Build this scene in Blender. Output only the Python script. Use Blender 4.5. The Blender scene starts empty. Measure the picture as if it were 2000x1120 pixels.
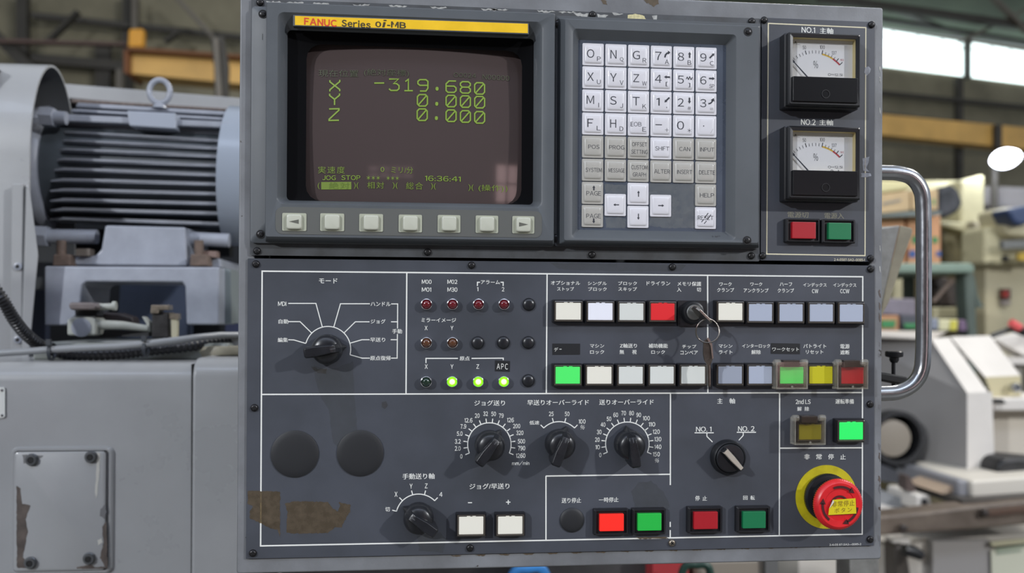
import bpy, bmesh, math, random
from mathutils import Vector, Matrix
sin, cos, pi = math.sin, math.cos, math.pi
S = bpy.context.scene
C = S.collection
random.seed(7)

# ---------------------------------------------------------------- camera
FPX, PX, PY = 1800.0, 1000.0, 616.6      # focal length and principal point for a 2000 x 1120 frame
YAW, PITCH, ROLL = 0.1028373, 0.0038416, 0.0051195
DIST, CZ = 0.75, 1.45                     # camera stands 0.75 m before the panel, 1.45 m above the floor
_f = Vector((sin(YAW)*cos(PITCH), cos(YAW)*cos(PITCH), sin(PITCH)))
_r0 = Vector((cos(YAW), -sin(YAW), 0)); _u0 = _r0.cross(_f)
_r = cos(ROLL)*_r0 + sin(ROLL)*_u0
_u = -sin(ROLL)*_r0 + cos(ROLL)*_u0
cam = bpy.data.cameras.new('camera'); camo = bpy.data.objects.new('camera', cam); C.objects.link(camo)
camo.matrix_world = Matrix(((_r.x, _u.x, -_f.x, 0), (_r.y, _u.y, -_f.y, -DIST), (_r.z, _u.z, -_f.z, CZ), (0, 0, 0, 1)))
cam.sensor_width = 36; cam.lens = FPX*36/2000
cam.shift_x = (1000-PX)/2000; cam.shift_y = (PY-560)/2000
cam.clip_start = 0.02; cam.clip_end = 200
cam.dof.use_dof = True; cam.dof.focus_distance = DIST; cam.dof.aperture_fstop = 5.6
S.camera = camo

def P(px, py, Y=0.0, s=0.0):
    """photo measurement -> point on the upright plane y = Y + s*x"""
    d = (px-PX)*_r - (py-PY)*_u + FPX*_f
    t = (Y+DIST)/(d.y - s*d.x)
    return Vector((t*d.x, -DIST+t*d.y, CZ+t*d.z))
MM = 0.001

# ---------------------------------------------------------------- world and lamps
def lin(c):
    return tuple(((v/255)/12.92 if v/255 <= .04045 else ((v/255+.055)/1.055)**2.4) for v in c)
w = bpy.data.worlds.new('world'); S.world = w; w.use_nodes = True
w.node_tree.nodes['Background'].inputs[0].default_value = (.84, .90, 1.0, 1)
w.node_tree.nodes['Background'].inputs[1].default_value = .52
def lamp(name, loc, power, size, col):
    l = bpy.data.lights.new(name, 'AREA'); l.shape = 'DISK'; l.size = size; l.energy = power; l.color = col
    o = bpy.data.objects.new(name, l); C.objects.link(o); o.location = loc
    o.rotation_euler = (Vector((0.1, 0, CZ))-Vector(loc)).to_track_quat('-Z', 'Y').to_euler()
    return o
lamp('hall_lamp_light', (-5.6, -6.0, CZ+2.9), 430, .34, (.93, .96, 1))
lamp('hall_lamp_light', (6.9, -6.0, CZ+3.5), 480, .34, (.97, .98, 1))
lamp('bay_light', (4.5, 1.6, CZ+4.2), 100, 1.0, (1, .96, .9))
_pl = bpy.data.lights.new('far_fill_light', 'POINT'); _pl.energy = 330; _pl.shadow_soft_size = .4; _pl.color = (1, .97, .9)  # added unseen lamp that brightens the far right background
_po = bpy.data.objects.new('far_fill_light', _pl); C.objects.link(_po); _po.location = (2.6, 3.4, CZ+4.4)
S.view_settings.view_transform = 'Standard'; S.view_settings.look = 'None'
S.view_settings.exposure = 0.0; S.view_settings.gamma = 1.0; S.view_settings.use_curve_mapping = False

# ---------------------------------------------------------------- materials
MATS = {}
def mat(name, rgb, rough=.5, metal=0., var=0., vscale=20., dark=None, bump=0., bscale=300., emit=0., ecol=None,
        coat=0., trans=0., alpha=1., chips=None, chipscale=60., chiplo=.63, ior=1.5, spec=.5):
    m = bpy.data.materials.new(name); m.use_nodes = True; nt = m.node_tree
    b = nt.nodes['Principled BSDF']; L = nt.links.new
    c = lin(rgb)
    b.inputs['Base Color'].default_value = (*c, 1); b.inputs['Roughness'].default_value = rough
    b.inputs['Metallic'].default_value = metal; b.inputs['Coat Weight'].default_value = coat
    b.inputs['Coat Roughness'].default_value = .05
    b.inputs['Transmission Weight'].default_value = trans; b.inputs['Alpha'].default_value = alpha
    b.inputs['IOR'].default_value = ior; b.inputs['Specular IOR Level'].default_value = spec
    if emit:
        b.inputs['Emission Color'].default_value = (*lin(ecol or rgb), 1); b.inputs['Emission Strength'].default_value = emit
    geo = None
    if var or bump or chips:
        geo = nt.nodes.new('ShaderNodeNewGeometry')
    last = None
    if var:
        n = nt.nodes.new('ShaderNodeTexNoise'); n.inputs['Scale'].default_value = vscale; n.inputs['Detail'].default_value = 6
        n.inputs['Roughness'].default_value = .6
        L(geo.outputs['Position'], n.inputs['Vector'])
        r = nt.nodes.new('ShaderNodeValToRGB'); r.color_ramp.elements[0].position = .36; r.color_ramp.elements[1].position = .66
        d = lin(dark) if dark else tuple(v*(1-var) for v in c)
        r.color_ramp.elements[0].color = (*d, 1); r.color_ramp.elements[1].color = (*tuple(min(1, v*(1+var*.4)) for v in c), 1)
        L(n.outputs['Fac'], r.inputs[0]); L(r.outputs[0], b.inputs['Base Color']); last = r.outputs[0]
        rr = nt.nodes.new('ShaderNodeMapRange'); rr.inputs['To Min'].default_value = max(0, rough-.1); rr.inputs['To Max'].default_value = min(1, rough+.1)
        L(n.outputs['Fac'], rr.inputs['Value']); L(rr.outputs[0], b.inputs['Roughness'])
    if chips:
        n = nt.nodes.new('ShaderNodeTexNoise'); n.inputs['Scale'].default_value = chipscale; n.inputs['Detail'].default_value = 8
        L(geo.outputs['Position'], n.inputs['Vector'])
        r = nt.nodes.new('ShaderNodeValToRGB'); r.color_ramp.elements[0].position = chiplo; r.color_ramp.elements[1].position = chiplo+.012
        r.color_ramp.elements[0].color = (0, 0, 0, 1); r.color_ramp.elements[1].color = (1, 1, 1, 1)
        L(n.outputs['Fac'], r.inputs[0])
        mx = nt.nodes.new('ShaderNodeMix'); mx.data_type = 'RGBA'
        L(r.outputs[0], mx.inputs[0])
        if last: L(last, mx.inputs[6])
        else: mx.inputs[6].default_value = (*c, 1)
        mx.inputs[7].default_value = (*lin(chips), 1)
        L(mx.outputs[2], b.inputs['Base Color'])
    if bump:
        n = nt.nodes.new('ShaderNodeTexNoise'); n.inputs['Scale'].default_value = bscale; n.inputs['Detail'].default_value = 3
        L(geo.outputs['Position'], n.inputs['Vector'])
        bp = nt.nodes.new('ShaderNodeBump'); bp.inputs['Strength'].default_value = bump; bp.inputs['Distance'].default_value = .0006
        L(n.outputs['Fac'], bp.inputs['Height']); L(bp.outputs[0], b.inputs['Normal'])
    MATS[name] = m
    return m
def film(name, rgb, amount, rough=.5):
    """thin see-through residue: tinted transparency with a little body"""
    m = bpy.data.materials.new(name); m.use_nodes = True; nt = m.node_tree; nt.nodes.clear()
    o = nt.nodes.new('ShaderNodeOutputMaterial'); t = nt.nodes.new('ShaderNodeBsdfTransparent'); p = nt.nodes.new('ShaderNodeBsdfPrincipled')
    mx = nt.nodes.new('ShaderNodeMixShader')
    p.inputs['Base Color'].default_value = (*lin(rgb), 1); p.inputs['Roughness'].default_value = rough
    t.inputs[0].default_value = (.86, .74, .52, 1) if amount > .3 else (1, 1, 1, 1)
    geo = nt.nodes.new('ShaderNodeNewGeometry'); n = nt.nodes.new('ShaderNodeTexNoise'); n.inputs['Scale'].default_value = 160; n.inputs['Detail'].default_value = 6
    nt.links.new(geo.outputs['Position'], n.inputs['Vector'])
    r = nt.nodes.new('ShaderNodeMapRange'); r.inputs['From Min'].default_value = .3; r.inputs['From Max'].default_value = .7
    r.inputs['To Min'].default_value = amount*.65; r.inputs['To Max'].default_value = min(1, amount*1.25)
    nt.links.new(n.outputs['Fac'], r.inputs['Value']); nt.links.new(r.outputs[0], mx.inputs[0])
    nt.links.new(t.outputs[0], mx.inputs[1]); nt.links.new(p.outputs[0], mx.inputs[2]); nt.links.new(mx.outputs[0], o.inputs[0])
    return m

M_plate = mat('panel_paint', (68, 71, 79), .42, var=.17, vscale=11, dark=(60, 63, 69), bump=.03, bscale=900)
M_bez = mat('bezel_grey_plastic', (80, 84, 88), .48, var=.1, vscale=16, bump=.05, bscale=1400)
M_house = mat('housing_grey_paint', (121, 123, 126), .40, var=.18, vscale=14, dark=(101, 102, 104), bump=.1, bscale=700, chips=(62, 58, 54), chipscale=90, chiplo=.70)
M_print = mat('white_print', (222, 222, 216), .6)
M_blackplast = mat('black_plastic', (24, 25, 28), .34)
M_blackmatt = mat('black_matt', (27, 28, 31), .55)
M_knob = mat('knob_black', (30, 31, 35), .30, var=.2, vscale=120)
M_screwd = mat('screw_black_steel', (46, 45, 46), .32, metal=.7)
M_recess = mat('screw_recess_dark', (8, 8, 9), .6)
M_chrome = mat('chrome', (215, 215, 220), .14, metal=1.)
M_steel = mat('brushed_steel', (176, 178, 182), .22, metal=1., var=.03, vscale=120)
M_worn = mat('dull_metal', (150, 140, 126), .35, metal=.9, var=.2, vscale=300)
M_keyw = mat('key_white', (208, 206, 210), .30, coat=.25)
M_keyb = mat('key_beige', (168, 165, 158), .30, coat=.25)
M_legend = mat('legend_ink', (46, 48, 56), .5)
M_sheet = mat('keypad_sheet', (72, 79, 91), .28, var=.1, vscale=40)
M_strip = mat('softkey_strip', (86, 87, 84), .55)
M_softb = mat('softkey_frame', (164, 166, 148), .5)
M_softk = mat('softkey_rubber', (184, 185, 170), .35, coat=.3)
M_yel = mat('nameplate_yellow', (236, 190, 30), .4, var=.08, vscale=60)
M_redink = mat('red_ink', (206, 62, 34), .5)
M_darkink = mat('dark_ink', (58, 50, 30), .5)

# ---------------------------------------------------------------- mesh builder
class MB:
    def __init__(s): s.v = []; s.f = []; s.m = []
    def face(s, idx, m=0): s.f.append(tuple(idx)); s.m.append(m)
    def add(s, pts): n = len(s.v); s.v += [Vector(p) for p in pts]; return n
    def poly(s, pts, m=0): n = s.add(pts); s.face(range(n, n+len(pts)), m)
    def loft(s, rings, cap0=True, cap1=True, m=0, closed=True, mcap=None):
        k = len(rings[0]); ns = [s.add(r) for r in rings]
        for a, b in zip(ns, ns[1:]):
            for i in range(k if closed else k-1):
                j = (i+1) % k; s.face((a+i, a+j, b+j, b+i), m)
        if cap0: s.face([ns[0]+i for i in range(k-1, -1, -1)], m)
        if cap1: s.face([ns[-1]+i for i in range(k)], m if mcap is None else mcap)
        return s
    def prism(s, pts, vec, m=0):
        vec = Vector(vec); return s.loft([[Vector(p) for p in pts], [Vector(p)+vec for p in pts]], m=m)
    def box(s, a, b, m=0):
        x0, y0, z0 = a; x1, y1, z1 = b
        return s.prism([(x0, y0, z0), (x1, y0, z0), (x1, y0, z1), (x0, y0, z1)], (0, y1-y0, 0), m)
    def tube(s, pts, r, n=12, m=0, cap=True):
        pts = [Vector(p) for p in pts]; rings = []; up = None
        for i, p in enumerate(pts):
            t = (pts[min(i+1, len(pts)-1)]-pts[max(i-1, 0)]).normalized()
            if up is None: up = Vector((0, 0, 1)) if abs(t.z) < .9 else Vector((1, 0, 0))
            a = t.cross(up).normalized(); up = a.cross(t).normalized()
            rr = r[i] if isinstance(r, (list, tuple)) else r
            rings.append([p+rr*(cos(2*pi*k/n)*a+sin(2*pi*k/n)*up) for k in range(n)])
        return s.loft(rings, cap, cap, m)
    def lathe(s, c, prof, n=32, m=0, axis=(0, -1, 0), mod=None, cap0=True, cap1=True, mcap=None):
        """profile (radius, height along axis) about c; default axis points out of the panel"""
        ax = Vector(axis).normalized()
        e1 = Vector((1, 0, 0)) if abs(ax.x) < .9 else Vector((0, 1, 0))
        e2 = ax.cross(e1).normalized(); e1 = e2.cross(ax).normalized()
        c = Vector(c); rings = []
        for j, (r, h) in enumerate(prof):
            ring = []
            for k in range(n):
                q = r*(mod(j, k) if mod else 1)
                ring.append(c+ax*h+q*(cos(2*pi*k/n)*e1+sin(2*pi*k/n)*e2))
            rings.append(ring)
        return s.loft(rings, cap0, cap1, m, mcap=mcap)
    def hull(s, pts, m=0):
        bm = bmesh.new()
        for p in pts: bm.verts.new(p)
        bmesh.ops.convex_hull(bm, input=bm.verts)
        bm.verts.index_update(); bm.verts.ensure_lookup_table()
        n = s.add([v.co.copy() for v in bm.verts])
        for f in bm.faces: s.face([n+v.index for v in f.verts], m)
        bm.free(); return s

WL = {}
def obj(name, mb, mats, parent=None, smooth=None, bevel=0., bseg=2, label=None, cat=None, group=None, kind=None, origin=None):
    if not isinstance(mats, (list, tuple)): mats = [mats]
    vs = mb.v
    lo = Vector([min(v[i] for v in vs) for i in range(3)]); hi = Vector([max(v[i] for v in vs) for i in range(3)])
    c = Vector(origin) if origin is not None else ((lo+hi)/2 if parent else Vector(((lo.x+hi.x)/2, (lo.y+hi.y)/2, lo.z)))
    me = bpy.data.meshes.new(name); me.from_pydata([v-c for v in vs], [], mb.f)
    for m in mats: me.materials.append(m)
    me.polygons.foreach_set('material_index', mb.m)
    bm = bmesh.new(); bm.from_mesh(me); bmesh.ops.recalc_face_normals(bm, faces=bm.faces); bm.to_mesh(me); bm.free()
    if smooth is not None:
        me.shade_smooth() if smooth >= 180 else (me.shade_smooth(), me.set_sharp_from_angle(angle=math.radians(smooth)))
    return place(name, me, c, parent, bevel, bseg, label, cat, group, kind)
def place(name, me, c, parent=None, bevel=0., bseg=2, label=None, cat=None, group=None, kind=None):
    o = bpy.data.objects.new(name, me); C.objects.link(o); c = Vector(c)
    if parent is not None: o.parent = parent; o.location = c-WL[parent.name]
    else: o.location = c
    WL[o.name] = c
    if bevel:
        b = o.modifiers.new('bevel', 'BEVEL'); b.width = bevel; b.segments = bseg; b.limit_method = 'ANGLE'; b.angle_limit = .6
        me.shade_smooth(); b.harden_normals = True
    tag(o, label, cat, group, kind)
    return o
def tag(o, label=None, cat=None, group=None, kind=None):
    if label: o['label'] = label
    if cat: o['category'] = cat
    if group: o['group'] = group
    if kind: o['kind'] = kind
def thing(name, loc, label, cat, group=None):
    o = bpy.data.objects.new(name, None); C.objects.link(o); o.location = loc; o.empty_display_size = .02
    WL[o.name] = Vector(loc); tag(o, label, cat, group); return o

# panel-space helpers: h = millimetres in front of the panel plane
def Q(px, py, h=0.0): return P(px, py, -h*MM)
def rr(x0, x1, z0, z1, r, y, n=4):
    r = min(r, (x1-x0)/2*.999, (z1-z0)/2*.999); out = []
    for cx, cz, a0 in ((x1-r, z1-r, 0), (x0+r, z1-r, 90), (x0+r, z0+r, 180), (x1-r, z0+r, 270)):
        for k in range(n+1):
            a = math.radians(a0+90*k/n); out.append(Vector((cx+r*cos(a), y, cz+r*sin(a))))
    return out
def rect(px0, py0, px1, py1, h):
    mx, my = (px0+px1)/2, (py0+py1)/2
    return Q(px0, my, h).x, Q(px1, my, h).x, Q(mx, py1, h).z, Q(mx, py0, h).z
def ring(px0, py0, px1, py1, h, r, n=4):
    x0, x1, z0, z1 = rect(px0, py0, px1, py1, h); return rr(x0, x1, z0, z1, r*MM, -h*MM, n)
def stroke(mb, pts, wpx, h, m=0):
    """flat printed line through photo-measured points"""
    q = [Q(p[0], p[1], h) for p in pts]; strokew(mb, q, wpx*.000427, m)
_sk = [0]
def strokew(mb, q, wd, m=0):
    """mitred ribbon in the panel plane; each ribbon sits a few microns proud of the last so crossings never coincide"""
    q = [Vector(p) for p in q]; closed = (q[0]-q[-1]).length < 1e-6 and len(q) > 3
    _sk[0] = (_sk[0]+1) % 12; off = Vector((0, -_sk[0]*4e-6, 0))
    if closed: q = q[:-1]
    n = len(q); L_, R_ = [], []
    for i in range(n):
        a = q[i-1] if (i or closed) else None; b = q[(i+1) % n] if (i < n-1 or closed) else None
        d0 = (q[i]-a).normalized() if a is not None else None; d1 = (b-q[i]).normalized() if b is not None else None
        if d0 is None: d0 = d1
        if d1 is None: d1 = d0
        n0 = Vector((-d0.z, 0, d0.x)); n1 = Vector((-d1.z, 0, d1.x)); t = (n0+n1)
        t = t/max(t.length_squared/2, .5) if t.length > .1 else n0
        L_.append(q[i]+t*wd/2+off); R_.append(q[i]-t*wd/2+off)
    k = mb.add(L_); r_ = mb.add(R_)
    for i in range(n if closed else n-1):
        j_ = (i+1) % n; mb.face((k+i, k+j_, r_+j_, r_+i), m)
def arcpts(cx, cy, r, a0, a1, n=24):
    return [(cx+r*cos(math.radians(a0+(a1-a0)*k/n)), cy-r*sin(math.radians(a0+(a1-a0)*k/n))) for k in range(n+1)]

# text: outline of the built-in font, fitted into a measured box
_tc = {}
_cu = bpy.data.curves.new('t', 'FONT'); _to = bpy.data.objects.new('t', _cu); C.objects.link(_to)
def _raw(s, bold, ls):
    _cu.body = s; _cu.resolution_u = 3; _cu.offset = bold; _cu.space_character = ls; _cu.size = 1
    dg = bpy.context.evaluated_depsgraph_get(); dg.update()
    me = bpy.data.meshes.new_from_object(_to.evaluated_get(dg), depsgraph=dg)
    vs = [(v.co.x, v.co.y) for v in me.vertices]; fs = [tuple(p.vertices) for p in me.polygons]
    bpy.data.meshes.remove(me); return vs, fs
def glyphs(s, bold=0., ls=1.0):
    """outline of a word; Latin letters and figures come from the full-width set and are packed one by one"""
    k = (s, bold, ls)
    if k in _tc: return _tc[k]
    if any(ord(ch) > 255 for ch in s): _tc[k] = _raw(s, bold, ls); return _tc[k]
    V, F, x = [], [], 0.
    for ch in s:
        if ch == ' ': x += .30*ls; continue
        wide = ch.isalnum() or ch in '%/*+#='
        q = (ch, bold)
        if ch in '1I' and q not in _tc:
            w_ = .045+bold; p_ = [(-w_, 0), (w_, 0), (w_, .733), (-w_, .733)]
            if ch == '1': p_ = [(-w_, 0), (w_, 0), (w_, .733), (-w_*.4, .733), (-.17, .64), (-.17, .64-w_*1.7), (-w_, .60)]
            _tc[q] = (p_, [tuple(range(len(p_)))])
        if q not in _tc: _tc[q] = _raw(chr(ord(ch)+0xFEE0) if wide else ch, bold, 1.0)
        vs, fs = _tc[q]; ax = min(v[0] for v in vs); bx = max(v[0] for v in vs); n = len(V)
        V += [(v[0]-ax+x, v[1]) for v in vs]; F += [tuple(n+i_ for i_ in f) for f in fs]
        x += (bx-ax)+.085+(ls-1)*.6
    _tc[k] = (V, F); return _tc[k]
def textmb(mb, s, x0, x1, y0, y1, h, bold=.012, m=0, slope=0., ital=0., surf=None, ls=1.0, rot=0., faux=0.):
    vs, fs = glyphs(s, bold, ls)
    if not vs: return mb
    ax, bx = min(v[0] for v in vs), max(v[0] for v in vs); az, bz = min(v[1] for v in vs), max(v[1] for v in vs)
    cx, cy = (x0+x1)/2, (y0+y1)/2
    c = Q(cx, cy, h); W = (Q(x1, cy, h)-Q(x0, cy, h)).x; H = (Q(cx, y0, h)-Q(cx, y1, h)).z
    pts = []
    for vx, vz in vs:
        u = ((vx-ax)/max(bx-ax, 1e-6)-.5)*W; v = ((vz-az)/max(bz-az, 1e-6)-.5)*H
        u += ital*v
        u, v = u*cos(rot)-v*sin(rot), u*sin(rot)+v*cos(rot)
        p = Vector((c.x+u, c.y, c.z+v+slope*u))
        if surf: p.y = surf(p.x, p.z)
        pts.append(p)
    n = mb.add(pts)
    for f in fs: mb.face([n+i for i in f], m)
    if faux:
        n = mb.add([p+Vector((faux*H, -6e-6, 0)) for p in pts])
        for f in fs: mb.face([n+i for i in f], m)
    return mb
def text(parent, s, x0, x1, y0, y1, h=.15, mat=None, bold=.012, name='caption', **kw):
    mb = MB(); textmb(mb, s, x0, x1, y0, y1, h, bold, **kw)
    return obj(name, mb, mat or M_print, parent)

# ================================================================ the hall
WS, WY = math.tan(math.radians(13)), 13.0
def struct(name, mb, m, **kw): return obj(name, mb, m, kind='structure', **kw)
M_floor = mat('concrete_floor', (92, 90, 84), .5, var=.25, vscale=2)
M_wall = mat('hall_wall_sheet', (150, 144, 122), .8, var=.18, vscale=.8, dark=(122, 117, 98))
M_roof = mat('roof_sheet_green', (112, 124, 108), .8, var=.2, vscale=1.2)
M_rear = mat('rear_wall_paint', (86, 80, 76), .8, var=.15, vscale=.6)
M_steelb = mat('dark_steel_beam', (66, 63, 57), .6, var=.2, vscale=4)
M_paleb = mat('pale_steel_beam', (120, 114, 104), .6, var=.2, vscale=4)
M_sky = mat('window_daylight', (235, 250, 250), .3, emit=2.6, ecol=(232, 250, 250))
M_skyr = mat('rear_window_daylight', (240, 205, 205), .3, emit=2.0, ecol=(248, 208, 205))
M_craney = mat('crane_yellow', (226, 180, 100), .5, var=.2, vscale=2)
M_craneb = mat('crane_amber', (222, 158, 50), .5, var=.2, vscale=2)
mb = MB(); mb.box((-16, -10, -.1), (22, 20, 0)); struct('floor', mb, M_floor)
ztop = P(1860, 74, WY, WS).z
def wpt(x, z, off=0): return Vector((x, WY+WS*x-off, z))
mb = MB(); mb.prism([wpt(-14, 0), wpt(20, 0), wpt(20, ztop), wpt(-14, ztop)], (0, .2, 0)); struct('wall_back', mb, M_wall)
mb = MB(); mb.prism([wpt(-14, ztop+.02), wpt(20, ztop+.02), wpt(20, ztop+1.9, 6.5), wpt(-14, ztop+1.9, 6.5)], (0, 0, .15)); struct('ceiling', mb, M_roof)
mb = MB(); mb.box((-12, -10.2, 0), (13, -10, 7.6)); struct('wall_rear', mb, M_rear)
def purlin(px0, py0, px1, py1, wpx, off, m, name='trim_1', kind='structure', Y=None):
    a = P(px0, py0, WY-off, WS); b = P(px1, py1, WY-off, WS)
    mb = MB(); wd = wpx*(WY)/FPX
    d = (b-a).normalized(); n = d.cross(Vector((0, -1, 0))).normalized()*wd/2
    mb.prism([a-n, b-n, b+n, a+n], (0, .12, 0)); return obj(name, mb, m, kind=kind)
# window strip under the eaves
def win(name, x0, x1, pts):
    f = MB(); q = [P(a, b, WY-.03, WS) for a, b in pts]; f.prism(q, (0, .03, 0))
    o = struct(name, f, M_sky)
    (tlx, tly), (trx, try_), (brx, bry), (blx, bly) = pts
    g = MB()
    def lerp(a, b, t): return a+(b-a)*t
    def bar(ax, ay, bx, by, w_): strokew(g, [P(ax, ay, WY-.06, WS), P(bx, by, WY-.06, WS)], w_)
    bar(tlx, tly+12, trx, try_+12, .035)
    n = 6
    for k in range(1, n):
        x = lerp(tlx, trx, k/n); bar(x, lerp(tly, try_, k/n), x, lerp(tly, try_, k/n)+12, .03)
    obj('window_frame', g, M_paleb, o)
win('window_1', 0, 0, [(1600, 38), (1888, 84), (1893, 149), (1600, 113)])
win('window_2', 0, 0, [(1900, 84), (2120, 121), (2120, 178), (1898, 150)])
M_skyd = mat('rear_window_dim', (200, 170, 172), .3, emit=.5, ecol=(236, 200, 200))
for i, (x0, w_, z0, h_, m_) in enumerate(((-5.6, 1.5, .75, 1.3, M_skyd), (-1.75, 1.7, 1.55, .5, M_skyd), (3.1, 1.9, .75, 1.5, M_skyr))):
    mb = MB(); mb.box((x0, -9.99, z0), (x0+w_, -9.9, z0+h_)); o = struct('window_%d' % (i+3), mb, m_)
    g = MB()
    for k in range(5): g.box((x0+k*w_/4-.03, -9.9, z0-.05), (x0+k*w_/4+.03, -9.85, z0+h_+.05))
    for k in range(3): g.box((x0-.05, -9.9, z0+k*h_/2-.03), (x0+w_+.05, -9.85, z0+k*h_/2+.03))
    obj('window_frame', g, M_steelb, o)
mb = MB(); mb.box((-7, -7.2, 8.6), (8, -4.8, 8.7)); o = struct('window_6', mb, mat('skylight_daylight', (225, 235, 255), .3, emit=4.2, ecol=(214, 228, 255)))
g = MB()
for k in range(11): g.box((-7+k*1.5-.05, -7.3, 8.5), (-7+k*1.5+.05, -4.7, 8.6))
obj('window_frame', g, M_steelb, o)
# columns, rails and braces
for nm, a in (('trim_1', (1876, 150, 1876, 640, 15, .3, M_steelb)), ('trim_2', (1893, 75, 1893, 152, 12, .35, M_steelb)),
              ('trim_3', (1600, 168, 2100, 218, 9, .4, M_steelb)), ('trim_4', (1600, 210, 2100, 262, 8, .5, M_steelb)),
              ('trim_5', (1600, 252, 2100, 304, 11, .5, M_steelb)), ('trim_6', (1600, -8, 2100, 62, 16, 1.5, M_steelb)),
              ('trim_7', (1600, 15, 2100, 95, 8, .9, M_steelb)), ('trim_8', (1880, 80, 2010, 15, 7, 1.2, M_paleb)),
              ('trim_9', (1940, -10, 2010, 60, 8, 1.6, M_paleb)), ('trim_10', (1760, 20, 1880, 66, 6, .8, M_steelb)),
              ('trim_11', (248, -10, 248, 700, 17, .3, M_steelb)), ('trim_12', (42, -10, 42, 700, 18, .3, M_steelb)),
              ('trim_13', (60, 28, 480, 72, 10, .4, M_steelb)), ('trim_14', (60, 112, 480, 148, 16, .35, M_steelb)),
              ('trim_15', (-20, 60, 60, 135, 18, .6, M_steelb)), ('trim_16', (-20, 78, 245, 85, 5, .9, mat('rusty_pipe', (104, 84, 78), .7))),
              ('trim_17', (340, -10, 416, 72, 7, .9, M_paleb)), ('trim_18', (90, 80, 150, 20, 6, .7, M_steelb)),
              ('trim_19', (262, -10, 262, 60, 9, .5, M_paleb)), ('trim_20', (320, 80, 345, 62, 6, .7, M_steelb)),
              ('trim_21', (232, 135, 232, 200, 10, .6, M_paleb)), ('trim_22', (200, 85, 200, 200, 26, .25, M_steelb))):
    purlin(*a, name=nm)
# overhead crane
t = thing('crane_girder', P(300, 150, 9.5, .2), 'yellow overhead crane girder high on the left, with amber end block', 'crane')
mb = MB(); mb.prism([P(252, 97, 9.5, .2), P(600, 122, 9.5, .2), P(600, 176, 9.5, .2), P(252, 143, 9.5, .2)], (0, .35, 0)); obj('girder_web', mb, M_craney, t)
mb = MB(); mb.prism([P(250, 91, 9.35, .2), P(600, 115, 9.35, .2), P(600, 121, 9.35, .2), P(250, 98, 9.35, .2)], (0, .6, 0))
obj('girder_flange', mb, mat('flange_rust', (112, 72, 40), .7), t)
mb = MB(); mb.prism([P(250, 55, 9.4, .2), P(280, 54, 9.4, .2), P(279, 92, 9.4, .2), P(248, 93, 9.4, .2)], (0, .12, 0)); obj('end_block', mb, M_craneb, t, bevel=.03)
mb = MB(); mb.prism([P(242, 96, 9.4, .2), P(251, 96, 9.4, .2), P(251, 144, 9.4, .2), P(242, 142, 9.4, .2)], (0, .5, 0)); obj('end_plate', mb, mat('crane_rust', (120, 74, 40), .7), t)
t = thing('hanging_post', P(430, 190, 7, 0), 'dark hanging steel post with a pale strip before the yellow girder', 'post')
mb = MB(); mb.prism([P(412, 72, 7), P(436, 72, 7), P(446, 130, 7), P(444, 215, 7), P(444, 215, 7)-Vector((0, 0, P(444, 215, 7).z)), P(420, 215, 7)-Vector((0, 0, P(420, 215, 7).z)), P(420, 215, 7), P(418, 130, 7)], (0, .06, 0)); obj('post_body', mb, M_steelb, t)
mb = MB(); mb.prism([P(417, 74, 6.95), P(424, 74, 6.95), P(434, 215, 6.95), P(425, 215, 6.95)], (0, .04, 0)); obj('pale_strip', mb, M_paleb, t)
t = thing('crane_rail', P(1860, 260, 11, WS), 'long orange-yellow crane rail girder below the window strip', 'crane rail')
mb = MB(); mb.prism([P(1600, 212, 10.5, .2), P(2100, 258, 10.5, .2), P(2100, 301, 10.5, .2), P(1600, 251, 10.5, .2)], (0, .3, 0)); obj('rail_web', mb, M_craney, t)
mb = MB(); mb.prism([P(1946, 243, 10.4, .2), P(1957, 244, 10.4, .2), P(1957, 290, 10.4, .2), P(1946, 289, 10.4, .2)], (0, .1, 0)); obj('stiffener', mb, M_steelb, t)

# hall lamp glowing on the right
t = thing('work_lamp', P(1963, 312, 6.2), 'glowing white work lamp in front of the far wall at right', 'lamp')
mb = MB(); c_lamp = c = P(1963, 310, 6.2); mb.lathe(c, [(.02, -.08), (.09, -.06), (.125, 0), (.10, .06), (.03, .08)], 24)
for v_ in mb.v: v_.z = c.z+(v_.z-c.z)*.64+(v_.x-c.x)*.15
obj('lamp_globe', mb, mat('lamp_glow', (255, 255, 255), .3, emit=14, ecol=(235, 240, 255)), t, smooth=180)
mb = MB(); mb.lathe(c+Vector((0, 0, .0)), [(.04, -.16), (.05, -.09), (.06, -.06)], 16); mb.tube([c+Vector((0, .14, 0)), c+Vector((0, .14, -3.2))], .03, 8); obj('lamp_stand', mb, M_steelb, t)

# ---------------------------------------------------------------- things far right
M_cream = mat('cream_machine_paint', (196, 190, 156), .55, var=.15, vscale=5)
M_olive = mat('oily_cream_paint', (120, 112, 82), .6, var=.35, vscale=6, dark=(84, 76, 56))
M_carton = mat('carton_board', (204, 154, 116), .8, var=.1, vscale=6)
M_cartonp = mat('carton_pale', (196, 172, 134), .8, var=.1, vscale=6)
M_green = mat('sage_green_paint', (128, 148, 134), .55, var=.15, vscale=6)
M_dgreen = mat('dark_sage_paint', (88, 100, 92), .6, var=.2, vscale=6)
M_grn = mat('green_ink', (62, 136, 84), .6); M_blu = mat('blue_ink', (60, 92, 150), .6)
def slab(name, pts, Y, th, m, parent=None, s=0., **kw):
    mb = MB(); mb.prism([P(a, b, Y, s) for a, b in pts], (0, th, 0)); return obj(name, mb, m, parent, **kw)
YB = 4.6
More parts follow.
